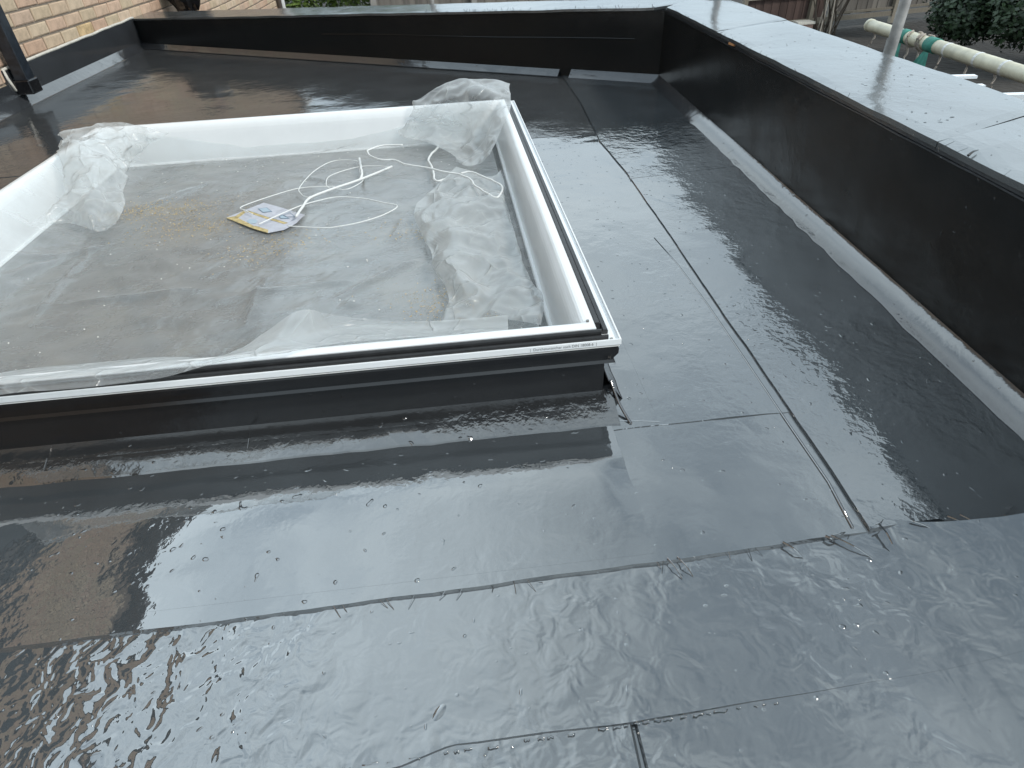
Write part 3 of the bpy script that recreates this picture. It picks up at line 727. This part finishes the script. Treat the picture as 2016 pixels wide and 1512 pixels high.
# ------------------------------------------------------------------ film and what lies on it
NETS={'B': [[(-1.4001, 2.4707, 0.2), (-1.3374, 2.4622, 0.205), (-1.2729, 2.5265, 0.21), (-1.1596, 2.5091, 0.205), (-1.0385, 2.488, 0.17)], [(-1.3242, 2.3116, 0.2), (-1.2352, 2.2384, 0.215), (-1.2111, 2.3424, 0.2), (-1.1491, 2.3713, 0.17), (-1.1503, 2.4492, 0.12)], [(-1.2622, 2.1718, 0.18), (-1.1934, 2.1056, 0.18), (-1.1545, 2.1523, 0.17), (-1.1466, 2.2431, 0.14), (-1.136, 2.2826, 0.1)], [(-1.2396, 2.0904, 0.14), (-1.1687, 2.0071, 0.14), (-1.1102, 1.9943, 0.14), (-1.0906, 2.0274, 0.11), (-1.0582, 2.0516, 0.09)], [(-1.2194, 1.9646, 0.12), (-1.1495, 1.9145, 0.11), (-1.0919, 1.8828, 0.11), (-1.0579, 1.8859, 0.09), (-1.0162, 1.9016, 0.08)], [(-1.2363, 1.8368, 0.11), (-1.1935, 1.8991, 0.08), (-1.1145, 1.853, 0.08), (-1.0705, 1.8415, 0.07), (-1.0429, 1.8585, 0.065)]], 'C': [[(-0.1366, 2.6083, 0.187), (-0.057, 2.6285, 0.22), (0.0561, 2.6443, 0.25), (0.1643, 2.6198, 0.25), (0.2481, 2.5875, 0.235)], [(-0.1365, 2.5854, 0.17), (-0.0511, 2.5553, 0.19), (0.0482, 2.5144, 0.22), (0.1404, 2.4365, 0.24), (0.2263, 2.4013, 0.225)], [(-0.17, 2.6049, 0.12), (-0.068, 2.5761, 0.13), (0.033, 2.5444, 0.15), (0.1242, 2.3981, 0.18), (0.2018, 2.262, 0.2)], [(-0.1932, 2.5642, 0.09), (-0.0718, 2.5246, 0.1), (0.0471, 2.5152, 0.1), (0.1175, 2.3523, 0.13), (0.1809, 2.2137, 0.16)], [(-0.0102, 2.3231, 0.075), (0.0453, 2.3098, 0.075), (0.0804, 2.252, 0.09), (0.1126, 2.1827, 0.1), (0.148, 2.1603, 0.13)], [(0.0082, 2.2343, 0.065), (0.039, 2.1839, 0.07), (0.0643, 2.1417, 0.08), (0.099, 2.1241, 0.09), (0.1279, 2.1141, 0.12)]], 'D': [[(0.0117, 2.1936, 0.06), (0.0615, 2.114, 0.065), (0.1097, 2.048, 0.075), (0.141, 2.0115, 0.085), (0.1577, 2.0428, 0.09)], [(-0.0781, 1.9745, 0.065), (-0.0132, 1.8971, 0.08), (0.0483, 1.8488, 0.085), (0.0997, 1.8033, 0.09), (0.1424, 1.8151, 0.09)], [(-0.136, 1.8358, 0.065), (-0.0469, 1.7156, 0.09), (0.0239, 1.6639, 0.09), (0.0946, 1.6554, 0.08), (0.1423, 1.6278, 0.08)], [(-0.1076, 1.609, 0.065), (-0.0371, 1.508, 0.09), (0.0271, 1.4649, 0.09), (0.0896, 1.4337, 0.085), (0.1405, 1.4239, 0.085)], [(-0.0677, 1.4043, 0.065), (-0.0169, 1.3331, 0.09), (0.0428, 1.3186, 0.085), (0.1007, 1.2857, 0.09), (0.1476, 1.2771, 0.09)], [(-0.0456, 1.26, 0.065), (0.0013, 1.2166, 0.085), (0.0463, 1.1998, 0.09), (0.102, 1.1836, 0.1), (0.1659, 1.1722, 0.1)], [(-0.0582, 1.1454, 0.075), (-0.003, 1.1382, 0.08), (0.0615, 1.1149, 0.09), (0.1114, 1.0759, 0.1), (0.1462, 1.0521, 0.105)]], 'E': [[(-0.9577, 0.9447, 0.15), (-0.8933, 1.0345, 0.12), (-0.7563, 1.0403, 0.12), (-0.605, 1.0249, 0.13), (-0.4541, 0.978, 0.15), (-0.3821, 1.0124, 0.17), (-0.3176, 1.0489, 0.19), (-0.2707, 1.0794, 0.16), (-0.2111, 1.1132, 0.12), (-0.0773, 1.1145, 0.1), (0.0833, 1.1112, 0.1)], [(-0.8819, 0.8585, 0.188), (-0.7873, 0.9014, 0.188), (-0.6652, 0.903, 0.188), (-0.5411, 0.9047, 0.188), (-0.459, 0.9122, 0.188), (-0.3766, 0.9263, 0.188), (-0.3213, 0.9848, 0.17), (-0.2755, 1.0657, 0.13), (-0.2115, 1.0958, 0.11), (-0.0774, 1.0827, 0.1), (0.0792, 1.0715, 0.1)], [(-0.879, 0.846, 0.18), (-0.7835, 0.8862, 0.18), (-0.6622, 0.8876, 0.18), (-0.5642, 0.8902, 0.18), (-0.5034, 0.898, 0.182), (-0.4153, 0.908, 0.188), (-0.3221, 0.9141, 0.188), (-0.2573, 0.9721, 0.16), (-0.1953, 0.9853, 0.15), (-0.073, 0.9974, 0.14), (0.0739, 1.006, 0.13)], [(-0.878, 0.8405, 0.176), (-0.7824, 0.8801, 0.176), (-0.66, 0.8785, 0.176), (-0.5592, 0.8833, 0.176), (-0.5149, 0.8876, 0.176), (-0.4162, 0.9079, 0.185), (-0.3232, 0.9155, 0.185), (-0.2603, 0.9791, 0.15), (-0.1977, 0.9921, 0.14), (-0.0741, 1.004, 0.13), (0.0741, 1.0124, 0.12)]]}
CORDS={'thin_loop': [(-0.2231, 2.2597, 0.056), (-0.3308, 2.2895, 0.056), (-0.4305, 2.2186, 0.056), (-0.4383, 2.1368, 0.056), (-0.4222, 2.0898, 0.056), (-0.4032, 2.0785, 0.056), (-0.3666, 2.0635, 0.056), (-0.3387, 2.0857, 0.056), (-0.3135, 2.1462, 0.056), (-0.335, 2.2446, 0.056), (-0.3468, 2.3476, 0.056), (-0.4389, 2.3779, 0.056), (-0.4974, 2.2817, 0.056), (-0.5246, 2.1194, 0.056), (-0.5089, 2.0527, 0.056), (-0.4835, 2.0162, 0.056), (-0.4751, 2.0251, 0.056)], 'big_loop': [(-0.4058, 2.1005, 0.056), (-0.4933, 2.1125, 0.056), (-0.56, 2.0916, 0.056), (-0.6814, 1.9838, 0.056), (-0.6623, 1.9422, 0.056), (-0.6333, 1.9058, 0.056)], 'leaf_loop': [(-0.5946, 1.8152, 0.059), (-0.5481, 1.8749, 0.059), (-0.4942, 1.9368, 0.059), (-0.4334, 1.9751, 0.059), (-0.3775, 1.9895, 0.059), (-0.2974, 1.9592, 0.059), (-0.237, 1.9141, 0.059), (-0.1855, 1.8719, 0.059), (-0.2218, 1.8134, 0.059), (-0.2861, 1.7694, 0.059), (-0.3502, 1.7493, 0.059), (-0.3937, 1.7472, 0.059), (-0.4857, 1.7766, 0.059), (-0.5049, 1.786, 0.059)], 'strap': [(-0.2187, 2.2436, 0.062), (-0.2929, 2.1622, 0.062), (-0.3497, 2.1076, 0.062), (-0.405, 2.0624, 0.062), (-0.4692, 1.9946, 0.062), (-0.4814, 1.9203, 0.062), (-0.4896, 1.8438, 0.062)], 'twist_a': [(-0.3481, 2.3702, 0.06), (-0.332, 2.2809, 0.06), (-0.3223, 2.198, 0.06), (-0.3222, 2.1367, 0.06)], 'twist': [(-0.179, 2.3572, 0.101), (-0.257, 2.367, 0.101), (-0.3028, 2.315, 0.101), (-0.2812, 2.2409, 0.101), (-0.2364, 2.1971, 0.101), (-0.1995, 2.1885, 0.101), (-0.1613, 2.1315, 0.101), (-0.0895, 2.0839, 0.101), (-0.0302, 2.0254, 0.101), (0.0132, 1.9937, 0.101), (0.0493, 1.9362, 0.101), (0.0603, 1.8796, 0.101), (0.0924, 1.8084, 0.101), (0.1184, 1.7659, 0.101), (0.1413, 1.8422, 0.101), (0.1271, 1.8916, 0.101), (0.089, 1.9552, 0.101), (0.0531, 2.0064, 0.101), (0.0183, 1.9998, 0.101)], 'short': [(-0.0513, 2.495, 0.06), (-0.055, 2.4281, 0.06), (-0.084, 2.3432, 0.06), (-0.0896, 2.292, 0.06), (-0.0737, 2.1888, 0.06), (-0.0667, 2.0723, 0.06), (-0.0336, 2.0722, 0.06), (0.0173, 2.0682, 0.06)]}
LEAF={'outer': [(-0.7216, 1.9208, 0.0495), (-0.6789, 1.9691, 0.0495), (-0.6278, 2.0269, 0.0495), (-0.5588, 1.9692, 0.0495), (-0.4754, 1.8941, 0.0495), (-0.4911, 1.8308, 0.0495), (-0.5193, 1.788, 0.0495), (-0.5638, 1.7751, 0.0495), (-0.6332, 1.8369, 0.0495)], 'card1': [(-0.6657, 1.9681, 0.0505), (-0.6269, 2.0242, 0.0505), (-0.5498, 1.9564, 0.0505), (-0.5862, 1.8945, 0.0505)], 'card2': [(-0.583, 1.8938, 0.0505), (-0.5486, 1.9499, 0.0505), (-0.4844, 1.8935, 0.0505), (-0.516, 1.8373, 0.0505)], 'icon1': [(-0.6349, 1.9724, 0.0512), (-0.6111, 1.9343, 0.0512), (-0.5819, 1.9364, 0.0512), (-0.6075, 1.9773, 0.0512)], 'icon2': [(-0.554, 1.8882, 0.0512), (-0.5463, 1.9046, 0.0512), (-0.5149, 1.8663, 0.0512), (-0.5434, 1.8722, 0.0512)], 'icon3': [(-0.5424, 1.8997, 0.0512), (-0.522, 1.9157, 0.0512), (-0.4999, 1.877, 0.0512), (-0.5282, 1.8809, 0.0512)], 'tape': [[(-0.7207, 1.9184, 0.0504), (-0.6962, 1.9254, 0.0504), (-0.6136, 1.8308, 0.0504), (-0.6164, 1.8164, 0.0504)], [(-0.6164, 1.8164, 0.0504), (-0.6129, 1.8344, 0.0504), (-0.5661, 1.7953, 0.0504), (-0.5631, 1.7729, 0.0504)], [(-0.6952, 1.9212, 0.0504), (-0.678, 1.9667, 0.0504), (-0.6684, 1.9523, 0.0504), (-0.6825, 1.9066, 0.0504)], [(-0.6694, 1.9566, 0.0504), (-0.6632, 1.9636, 0.0504), (-0.5822, 1.89, 0.0504), (-0.5885, 1.8834, 0.0504)], [(-0.5885, 1.8834, 0.0504), (-0.5822, 1.89, 0.0504), (-0.5161, 1.8375, 0.0504), (-0.5271, 1.8322, 0.0504)]], 'badge': [(-0.6486, 1.8795, 0.0506), (-0.6418, 1.8899, 0.0506), (-0.6242, 1.8863, 0.0506), (-0.6136, 1.8724, 0.0506), (-0.6155, 1.8535, 0.0506), (-0.6335, 1.8533, 0.0506)]}
CREASES=[((-1.0685, 1.8207), (-1.0347, 1.3349)), ((-0.3369, 1.3294), (-0.0947, 1.5472)), ((-1.2065, 1.5642), (-1.1133, 1.7271)), ((-0.5142, 1.4927), (-0.508, 1.2444)), ((-1.1327, 2.4729), (-0.8036, 2.5164)), ((-1.0664, 1.4344), (-0.6337, 1.4597)), ((-0.6061, 1.4024), (-0.2743, 1.4344)), ((-0.2852, 1.2962), (-0.2707, 1.3298)), ((-0.5373, 1.9038), (-0.4064, 1.9822)), ((-0.2598, 2.5803), (-0.5721, 2.5241)), ((-1.2571, 1.6602), (-0.9899, 1.8052)), ((-0.1572, 1.825), (-0.1949, 1.6484)), ((-1.0525, 2.0107), (-0.8604, 2.2995)), ((-0.6087, 2.2964), (-0.3391, 2.1315))]
DUST=[(-0.935, 2.0556, 0.07), (-0.9878, 2.0231, 0.07), (-0.8532, 2.0515, 0.07), (-0.8485, 1.9313, 0.07), (-0.7392, 1.8689, 0.07), (-1.0564, 2.0376, 0.07), (-0.8545, 1.8539, 0.07), (-0.5715, 1.6559, 0.07), (-0.1225, 1.7052, 0.07), (-0.0561, 1.3014, 0.07), (-0.0453, 1.2512, 0.07), (-0.4979, 1.7093, 0.07)]

film = empty('plastic_film', label='crumpled clear polythene sheet draped inside the white skylight frame', category='plastic sheet')
IX0, IX1, IY0, IY1 = OX0 + .083, OX1 - .083, OY0 + .072, OY1 - .083
def crease(x, y):
    h = 0
    for (a_, b_) in CREASES:
        ax, ay, bx, by = *a_, *b_; dx, dy = bx - ax, by - ay; L2 = dx * dx + dy * dy
        t = max(0, min(1, ((x - ax) * dx + (y - ay) * dy) / L2)); d = math.hypot(x - ax - t * dx, y - ay - t * dy)
        h += .017 * math.exp(-d / .011) * math.sin(math.pi * min(1, max(.08, t)) * .98 + .02)
    return h
def ridged(p, s): return 1 - 2 * abs(noise.noise(Vector(p) * s))
nx_, ny_ = 190, 170; v = []; f = []
for i in range(nx_ + 1):
    for j in range(ny_ + 1):
        x = IX0 + (IX1 - .035 - IX0) * i / nx_; y = IY0 + (IY1 - IY0) * j / ny_
        dl, db_, df_ = x - IX0, IY1 - y, y - IY0
        z = .040 + crease(x, y)
        z += .004 * max(0, ridged((x * 1.0, y * 2.2, 1), 3.2)) ** 2 + .0025 * ridged((x, y * 1.6, 5), 8)
        el = max(0, 1 - dl / .20); zl = .115 * el ** 1.7 * (1 + .25 * ridged((x * .6, y * 3, 2), 4) * el)
        if el > 0: x += .02 * el * (1 - el) * ridged((y * 3, .3, z * 4), 3)
        tx_ = (x - IX0) / (IX1 - IX0)
        hb = .105 * max(0, 1 - tx_ / .33) + .03 + .09 * max(0, (tx_ - .62) / .38)
        eb = max(0, 1 - db_ / (.035 + .03 * nz((x, 0, 0), 3))); zb = hb * eb ** 1.1
        ef = max(0, 1 - df_ / .09); z += max(zl, zb, .05 * ef ** 1.5)
        v.append((x, y, z))
for i in range(nx_):
    for j in range(ny_):
        k = i * (ny_ + 1) + j; f.append((k, k + ny_ + 1, k + ny_ + 2, k + 1))
obj('base_sheet', v, f, M['film'], film, smooth=True)
def bicat(net, nu, nv):
    rows = [cat(r, nu) for r in net]
    cols = [cat([r[k] for r in rows], nv) for k in range(len(rows[0]))]
    return [[cols[k][j] for k in range(len(cols))] for j in range(len(cols[0]))]
def flap(key, nu, nv, amp, sc_, seed, name):
    g_ = bicat(NETS[key], nu, nv); R_, Q_ = len(g_), len(g_[0]); v = []; f = []
    for j in range(R_):
        for k in range(Q_):
            p = g_[j][k]
            du = g_[j][min(k + 1, Q_ - 1)] - g_[j][max(k - 1, 0)]; dv = g_[min(j + 1, R_ - 1)][k] - g_[max(j - 1, 0)][k]
            n_ = du.cross(dv); n_ = n_.normalized() if n_.length > 1e-10 else Vector((0, 0, 1))
            if n_.z < 0: n_ = -n_
            q = Vector((p.x, p.y, p.z * .7)) + Vector((seed, 0, 0))
            d1 = noise.voronoi(q * sc_ * .55)[0]
            h = amp * (ridged(q, sc_) * .7 + .5 * ridged(q + Vector((0, 5, 0)), sc_ * 2.3) * .5 + (d1[1] - d1[0]) * .8 - .5)
            e_ = min(1, (min(j, R_ - 1 - j) / 3), (min(k, Q_ - 1 - k) / 3))
            v.append(p + n_ * h * (.35 + .65 * e_) + Vector((nz(q, 9), nz(q + Vector((3, 3, 3)), 9), 0)) * amp * .6)
    for j in range(R_ - 1):
        for k in range(Q_ - 1):
            a_ = j * Q_ + k; f.append((a_, a_ + 1, a_ + Q_ + 1, a_ + Q_))
    return obj(name, v, f, M['film_flap'], film, smooth=True)
flap('B', 16, 16, .026, 11, 0, 'gathered_fold'); flap('C', 16, 16, .020, 10, 7, 'gathered_fold')
flap('D', 16, 14, .024, 9, 13, 'gathered_fold'); flap('E', 10, 10, .004, 9, 21, 'edge_fold')

cable = empty('white_cord', label='loose white cord looped and knotted on the plastic film', category='cord')
def cord(key, r, name='loop', jit=.0):
    pts = cat(CORDS[key], 6); m_ = MB()
    m_.tube([p + Vector((nz(p, 30) * jit, nz(p + Vector((5, 0, 0)), 30) * jit, .003)) for p in pts], r, 7); m_.build(name, M['cord'], cable, smooth=True)
cord('thin_loop', .0015); cord('big_loop', .0016); cord('leaf_loop', .0018); cord('strap', .0038, 'doubled_cord'); cord('twist_a', .0045, 'knotted_tail', .006); cord('twist', .0030, 'loop', .004); cord('short', .0038, 'knotted_tail', .004)

lf = empty('leaflet', label='creased instruction leaflet with pictograms and yellow edging under the cord', category='leaflet')
def poly(name, pts, m, parent, t=.0006, dz=0):
    n = len(pts); v = [(p[0], p[1], p[2] + dz) for p in pts] + [(p[0], p[1], p[2] - t + dz) for p in pts]
    return obj(name, v, [tuple(range(n)), tuple(range(2 * n - 1, n - 1, -1))] + [(i, (i + 1) % n, n + (i + 1) % n, n + i) for i in range(n)], m, parent)
poly('sheet', LEAF['outer'], M['paper'], lf, .001)
poly('panel', LEAF['card1'], M['paper'], lf); poly('panel', LEAF['card2'], M['paper'], lf)
for k in ('icon1', 'icon2', 'icon3'): poly('pictogram', LEAF[k], M['icon'] if k != 'icon3' else M['icon'], lf, .0004)
def shrink(pts, s):
    c = sum((Vector(p) for p in pts), Vector()) / len(pts); return [c + (Vector(p) - c) * s for p in pts]
poly('pictogram', shrink(LEAF['icon1'], .82), M['icon_light'], lf, .0004, .0006); poly('pictogram', shrink(LEAF['icon3'], .78), M['paper'], lf, .0004, .0006); poly('pictogram', shrink(LEAF['icon2'], .75), M['icon_light'], lf, .0004, .0006)
poly('badge', LEAF['badge'], M['icon_light'], lf)
for q in LEAF['tape']: poly('yellow_edge', q, M['tape'], lf, .0012)

ds = MB(); wsp = MB()
for i in range(5000):
    c = random.choice(DUST); s_ = .045; x, y = c[0] + random.gauss(0, s_ * 1.6), c[1] + random.gauss(0, s_)
    if not (IX0 + .03 < x < IX1 - .05 and IY0 + .05 < y < IY1 - .03): continue
    z = .0445 + crease(x, y) + .002; r = random.choice((.0004, .0006, .0006, .0008, .001, .0018)); a_ = random.uniform(0, 3.1); dx, dy = math.cos(a_) * r * 1.8, math.sin(a_) * r * 1.8
    ds.add([(x - dx, y - dy, z), (x + dy * .4, y - dx * .4, z + r * .6), (x + dx, y + dy, z), (x - dy * .4, y + dx * .4, z + r)], [(0, 1, 2), (0, 2, 3)])
for i in range(420):
    x, y = random.uniform(IX0 + .05, IX1 - .06), random.uniform(IY0 + .05, IY1 - .05); z = .0455 + crease(x, y)
    r = random.choice((.0006, .0006, .0008, .001, .0022)); 
    v_ = [(x + r, y, z), (x - r, y, z), (x, y + r, z), (x, y - r, z), (x, y, z + r)]; wsp.add(v_, [(0, 2, 4), (2, 1, 4), (1, 3, 4), (3, 0, 4)])
for nm, mb, mm, lab in (('sawdust', ds, M['dust'], 'scattered yellow sawdust lying on the plastic film'), ('grit', wsp, M['speck'], 'tiny white specks scattered over the plastic film')):
    o = mb.build(nm, mm, kind='stuff'); o['label'] = lab; o['category'] = nm

# ------------------------------------------------------------------ scaffold beyond the right parapet
def tag(o, label, category, group=None):
    o['label'] = label; o['category'] = category
    if group: o['group'] = group
    return o
def pole(x, y, lab, m=M['steel'], r=.0195):
    m_ = MB(); m_.tube([(x, y, -1.9), (x, y, 0), (x, y, .80)], r, 14); return tag(m_.build('scaffold_pole', m, smooth=True), lab, 'scaffold pole', 'upright scaffold poles')
pole(1.702, 2.47, 'grey scaffold pole in front of the cream tube')
pole(1.62, 4.05, 'grey scaffold pole behind the far right corner of the roof')
pole(-.045, 5.6, 'grey scaffold pole behind the middle of the far parapet')
A = Vector((2.165, 3.355, .232)); B = Vector((2.045, 2.195, .236)); Dv = (B - A)
tube_ = empty('cream_tube', label='cream scaffold tube slung level beyond the right parapet', category='tube')
m_ = MB(); m_.tube([A + Dv * (t / 12) for t in range(0, 25)], .0265, 16); m_.build('pipe', M['cream'], tube_, smooth=True)
m_ = MB(); m_.tube([A - Dv * .012, A + Dv * .006], .0285, 16); m_.build('end_cap', M['cream'], tube_, smooth=True)
for k, t in enumerate((.59, .77, .91, 1.12)):
    m_ = MB(); m_.tube([A + Dv * t, A + Dv * (t + .012)], .0275, 14); m_.build('tie_band', M['pvc_dirty'], tube_)
for t in (.36, .43, .445):
    m_ = MB(); c = A + Dv * t
    m_.tube([c + Vector((math.sin(g_) * .031, (g_ - 3) * .006, math.cos(g_) * .031)) for g_ in [i * .52 for i in range(13)]], .005, 6); m_.build('rope_wrap', M['rope'], tube_, smooth=True)
for t, ln in ((.05, .12), (.34, .16), (.42, .2), (.56, .14), (.73, .13), (.88, .14), (1.05, .15)):
    m_ = MB(); c = A + Dv * t + Vector((0, 0, -.024)); pts = cat([c, c + Vector((-.01, -.012, -ln * .3)), c + Vector((-.018, .004, -ln * .65)), c + Vector((-.03, -.02, -ln))], 5)
    m_.tube([p + Vector((nz(p, 60), nz(p, 50), 0)) * .008 for p in pts], .0045, 6, .003); m_.build('rope_end', M['rope'], tube_, smooth=True)
# legs down to the ground out of sight below the parapet
for t in (.19, 1.9):
    m_ = MB(); c = A + Dv * t; m_.tube([(c.x, c.y, -1.9), (c.x, c.y, c.z - .02)], .016, 10); m_.build('leg', M['steel'], tube_, smooth=True)
def netting(t, w_, drop, lab):
    th = empty('debris_net', label=lab, category='netting', group='scraps of green netting')
    c = A + Dv * t
    m_ = MB(); m_.tube([c - Dv.normalized() * w_, c + Dv.normalized() * (w_ + .01)], .0295, 14); m_.build('wrap', M['net'], th, smooth=True)
    v = []; f = []; n1_, n2_ = 10, 10; d = Dv.normalized()
    for i in range(n1_ + 1):
        for j in range(n2_ + 1):
            s_ = j / n2_; u = (i / n1_ - .5) * 2
            p = c + d * (u * (w_ * .7 + s_ * .09) - s_ * .01) + Vector((-.02 - .03 * s_ + .012 * math.sin(u * 9 + s_ * 3) * s_, 0, -.025 - drop * s_))
            v.append(p)
    for i in range(n1_):
        for j in range(n2_): k = i * (n2_ + 1) + j; f.append((k, k + n2_ + 1, k + n2_ + 2, k + 1))
    obj('hanging_net', v, f, M['net'], th, smooth=True)
netting(.295, .02, .14, 'green netting scrap on the cream tube behind the grey pole')
netting(.49, .03, .16, 'green netting scrap wrapped wide on the cream tube in the open')
# white trims poking out beyond the coping
for (xa, ya, xb, yb, z, h_, lab) in ((1.40, 2.0, 1.653, 1.948, .305, .008, 'upper thin white trim board poking out past the right coping'), (1.40, 1.95, 1.650, 1.898, .288, .02, 'lower thicker white trim board poking out past the right coping'), (1.38, 1.775, 1.70, 1.72, .30, .015, 'white trim board at the right picture edge beyond the coping')):
    m_ = MB(); d = Vector((xb - xa, yb - ya, 0)).normalized(); s_ = Vector((-d.y, d.x, 0)) * .012
    v = []
    for p in (Vector((xa, ya, z)), Vector((xb, yb, z))):
        for q in (-1, 1):
            for k in (0, 1): v.append(p + s_ * q - Vector((0, 0, h_ * k)))
    m_.add(v, [(0, 1, 3, 2), (4, 6, 7, 5), (0, 4, 5, 1), (2, 3, 7, 6), (0, 2, 6, 4), (1, 5, 7, 3)]); tag(m_.build('trim_board', M['pvc']), lab, 'board', 'white trim boards')

# ------------------------------------------------------------------ garden beyond
def fence(P0, P1, z0, z1, m, lab, pitch=.11, post=1.85, rails=(), postm=M['concrete'], over=True):
    th = empty('wooden_fence', label=lab, category='fence', group='garden fences')
    P0, P1 = Vector((*P0, 0)), Vector((*P1, 0)); d = (P1 - P0); Ln = d.length; d.normalize(); q = Vector((d.y, -d.x, 0))
    ang = math.atan2(d.y, d.x)
    n = int(Ln / pitch); me = None
    for i in range(n):
        if me is None:
            mb = MB(); mb.box((0, -.008, 0), (pitch * 1.04, .006, z1 - z0)); 
            me = bpy.data.meshes.new('board'); me.from_pydata(mb.v, [], mb.f); me.materials.append(m)
        o = bpy.data.objects.new('board', me); C.objects.link(o); o.parent = th
        o.location = P0 + d * (i * pitch) + q * (.006 if i % 2 else -.002) + Vector((0, 0, z0 + random.uniform(-.01, .02))); o.rotation_euler = (0, 0, ang + .02)
    for z, h_ in rails:
        mb = MB(); mb.box((0, -.035, 0), (Ln, .0, h_)); o = mb.build('rail', M['wood_rail'], th); o.location = P0 + q * .045 + Vector((0, 0, z)); o.rotation_euler = (0, 0, ang)
    for i in range(int(Ln / post) + 1):
        mb = MB(); mb.box((-.05, -.05, 0), (.05, .05, z1 - z0 + .15)); o = mb.build('post', postm, th); o.location = P0 + d * (i * post) + q * .055 + Vector((0, 0, -1.9)); o.rotation_euler = (0, 0, ang)
fence((-1.15, 13.0), (5.6, 14.6), -1.75, .5, M['wood_grey'], 'grey board fence beyond the far parapet, right of the hedge')
fence((7.0, 15.9), (9.35, 16.35), -1.9, .5, M['wood_brown'], 'dark reddish board fence with pale rails left of the bare shrub', rails=((-1.75, .12), (-1.15, .12)), postm=M['wood_rail'])
fence((9.40, 16.36), (12.6, 16.95), -1.62, .6, M['wood_grey'], 'weathered grey fence panel above a pale gravel board near the cream tube', pitch=.15, rails=((-1.74, .10), (-1.60, .05)), postm=M['wood_rail'])

def foliage(name, blobs, n, size, m, lab, category, group=None, trunk=True, flat=.8):
    th = empty(name, label=lab, category=category)
    if group: th['group'] = group
    mb = MB()
    for i in range(n):
        c, r = random.choice(blobs)
        d = Vector((random.gauss(0, 1), random.gauss(0, 1), random.gauss(0, 1))).normalized()
        k = random.uniform(.35, 1) ** .5
        p = Vector(c) + Vector((d.x * r[0], d.y * r[1], d.z * r[2])) * k * (1 + .25 * noise.noise(d * 3 + Vector(c)))
        if p.z < -1.9: continue
        s_ = size * random.uniform(.6, 1.5)
        u = Vector((random.gauss(0, 1), random.gauss(0, 1), random.gauss(0, .7))).normalized(); w_ = u.cross(d + Vector((0, 0, .4)))
        if w_.length < .01: continue
        w_.normalize()
        mb.add([p - u * s_, p + w_ * s_ * .5, p + u * s_, p - w_ * s_ * .5], [(0, 1, 2, 3)])
    mb.build('crown', m, th, kind='stuff')
    core = MB()
    c = sum((Vector(b[0]) for b in blobs), Vector()) / len(blobs)
    core.tube([(c.x, c.y, -1.9), (c.x + .05, c.y, -1.2), (c.x, c.y + .05, c.z)], .08, 7, .03); core.build('trunk', M['bark_dark'], th)
    return th
foliage('hedge', [((-3.4 + i * .42, 13.6 + .15 * (i % 2), z), (.4, .5, .5)) for i in range(8) for z in (-1.4, -.75, -.1, .5, 1.1, 1.7)], 22000, .05, M['leaf_hedge'], 'bright green clipped hedge beyond the far parapet beside the brick wall', 'hedge')
foliage('evergreen_bush', [((10.6, 11.6, -.2), (1.2, 1.0, 1.1)), ((11.7, 10.9, .1), (1.2, 1.1, 1.2)), ((9.9, 12.2, -.5), (.8, .8, .8)), ((12.0, 10.2, -.4), (1.2, 1.0, 1.0)), ((10.2, 11.2, -.9), (.9, .8, .7)), ((11.0, 10.6, -1.0), (1.2, .8, .7)), ((9.6, 12.0, -1.0), (.7, .6, .6))], 42000, .042, M['leaf_dark'], 'dense dark green bush at the top right beyond the cream tube', 'bush')
foliage('evergreen_bush', [((11.2, 15.0, -.4), (.8, .7, .9)), ((11.8, 14.6, .2), (.9, .8, .9))], 7000, .05, M['leaf_olive'], 'paler olive bush between the grey fence panel and the dark bush', 'bush')
# bare shrub by the fence
bs = empty('bare_shrub', label='leafless shrub with pale upright stems and dark arching twigs by the fence', category='shrub')
for i in range(20):
    a_ = random.uniform(0, 6.28); pale = i < 6; bx, by = 8.95 + random.uniform(-.3, .3), 15.4 + random.uniform(-.15, .15)
    m_ = MB(); sp = .25 if pale else random.uniform(.6, 1.3); h_ = random.uniform(1.2, 2.0)
    dx, dy = math.cos(a_) * sp, math.sin(a_) * sp * .3
    m_.tube(cat([(bx, by, -1.9), (bx + dx * .25, by + dy * .3, -1.9 + h_ * .4), (bx + dx * .6, by + dy * .6, -1.9 + h_ * .75), (bx + dx, by + dy, -1.9 + h_ * (1 if pale else .8))], 5), .02, 5, .005); m_.build('stem', M['bark_pale'] if pale else M['bark_dark'], bs)
m_ = MB()
v = []; 
pt = empty('planter', label='small pinkish planter standing at the foot of the reddish fence', category='planter')
m_.box((8.15, 15.35, -1.9), (8.5, 15.6, -1.62), .01); m_.build('pot', M['terracotta'], pt); m_ = MB(); m_.box((8.12, 15.32, -1.62), (8.53, 15.63, -1.57), .005); m_.build('rim', M['sealant'], pt)
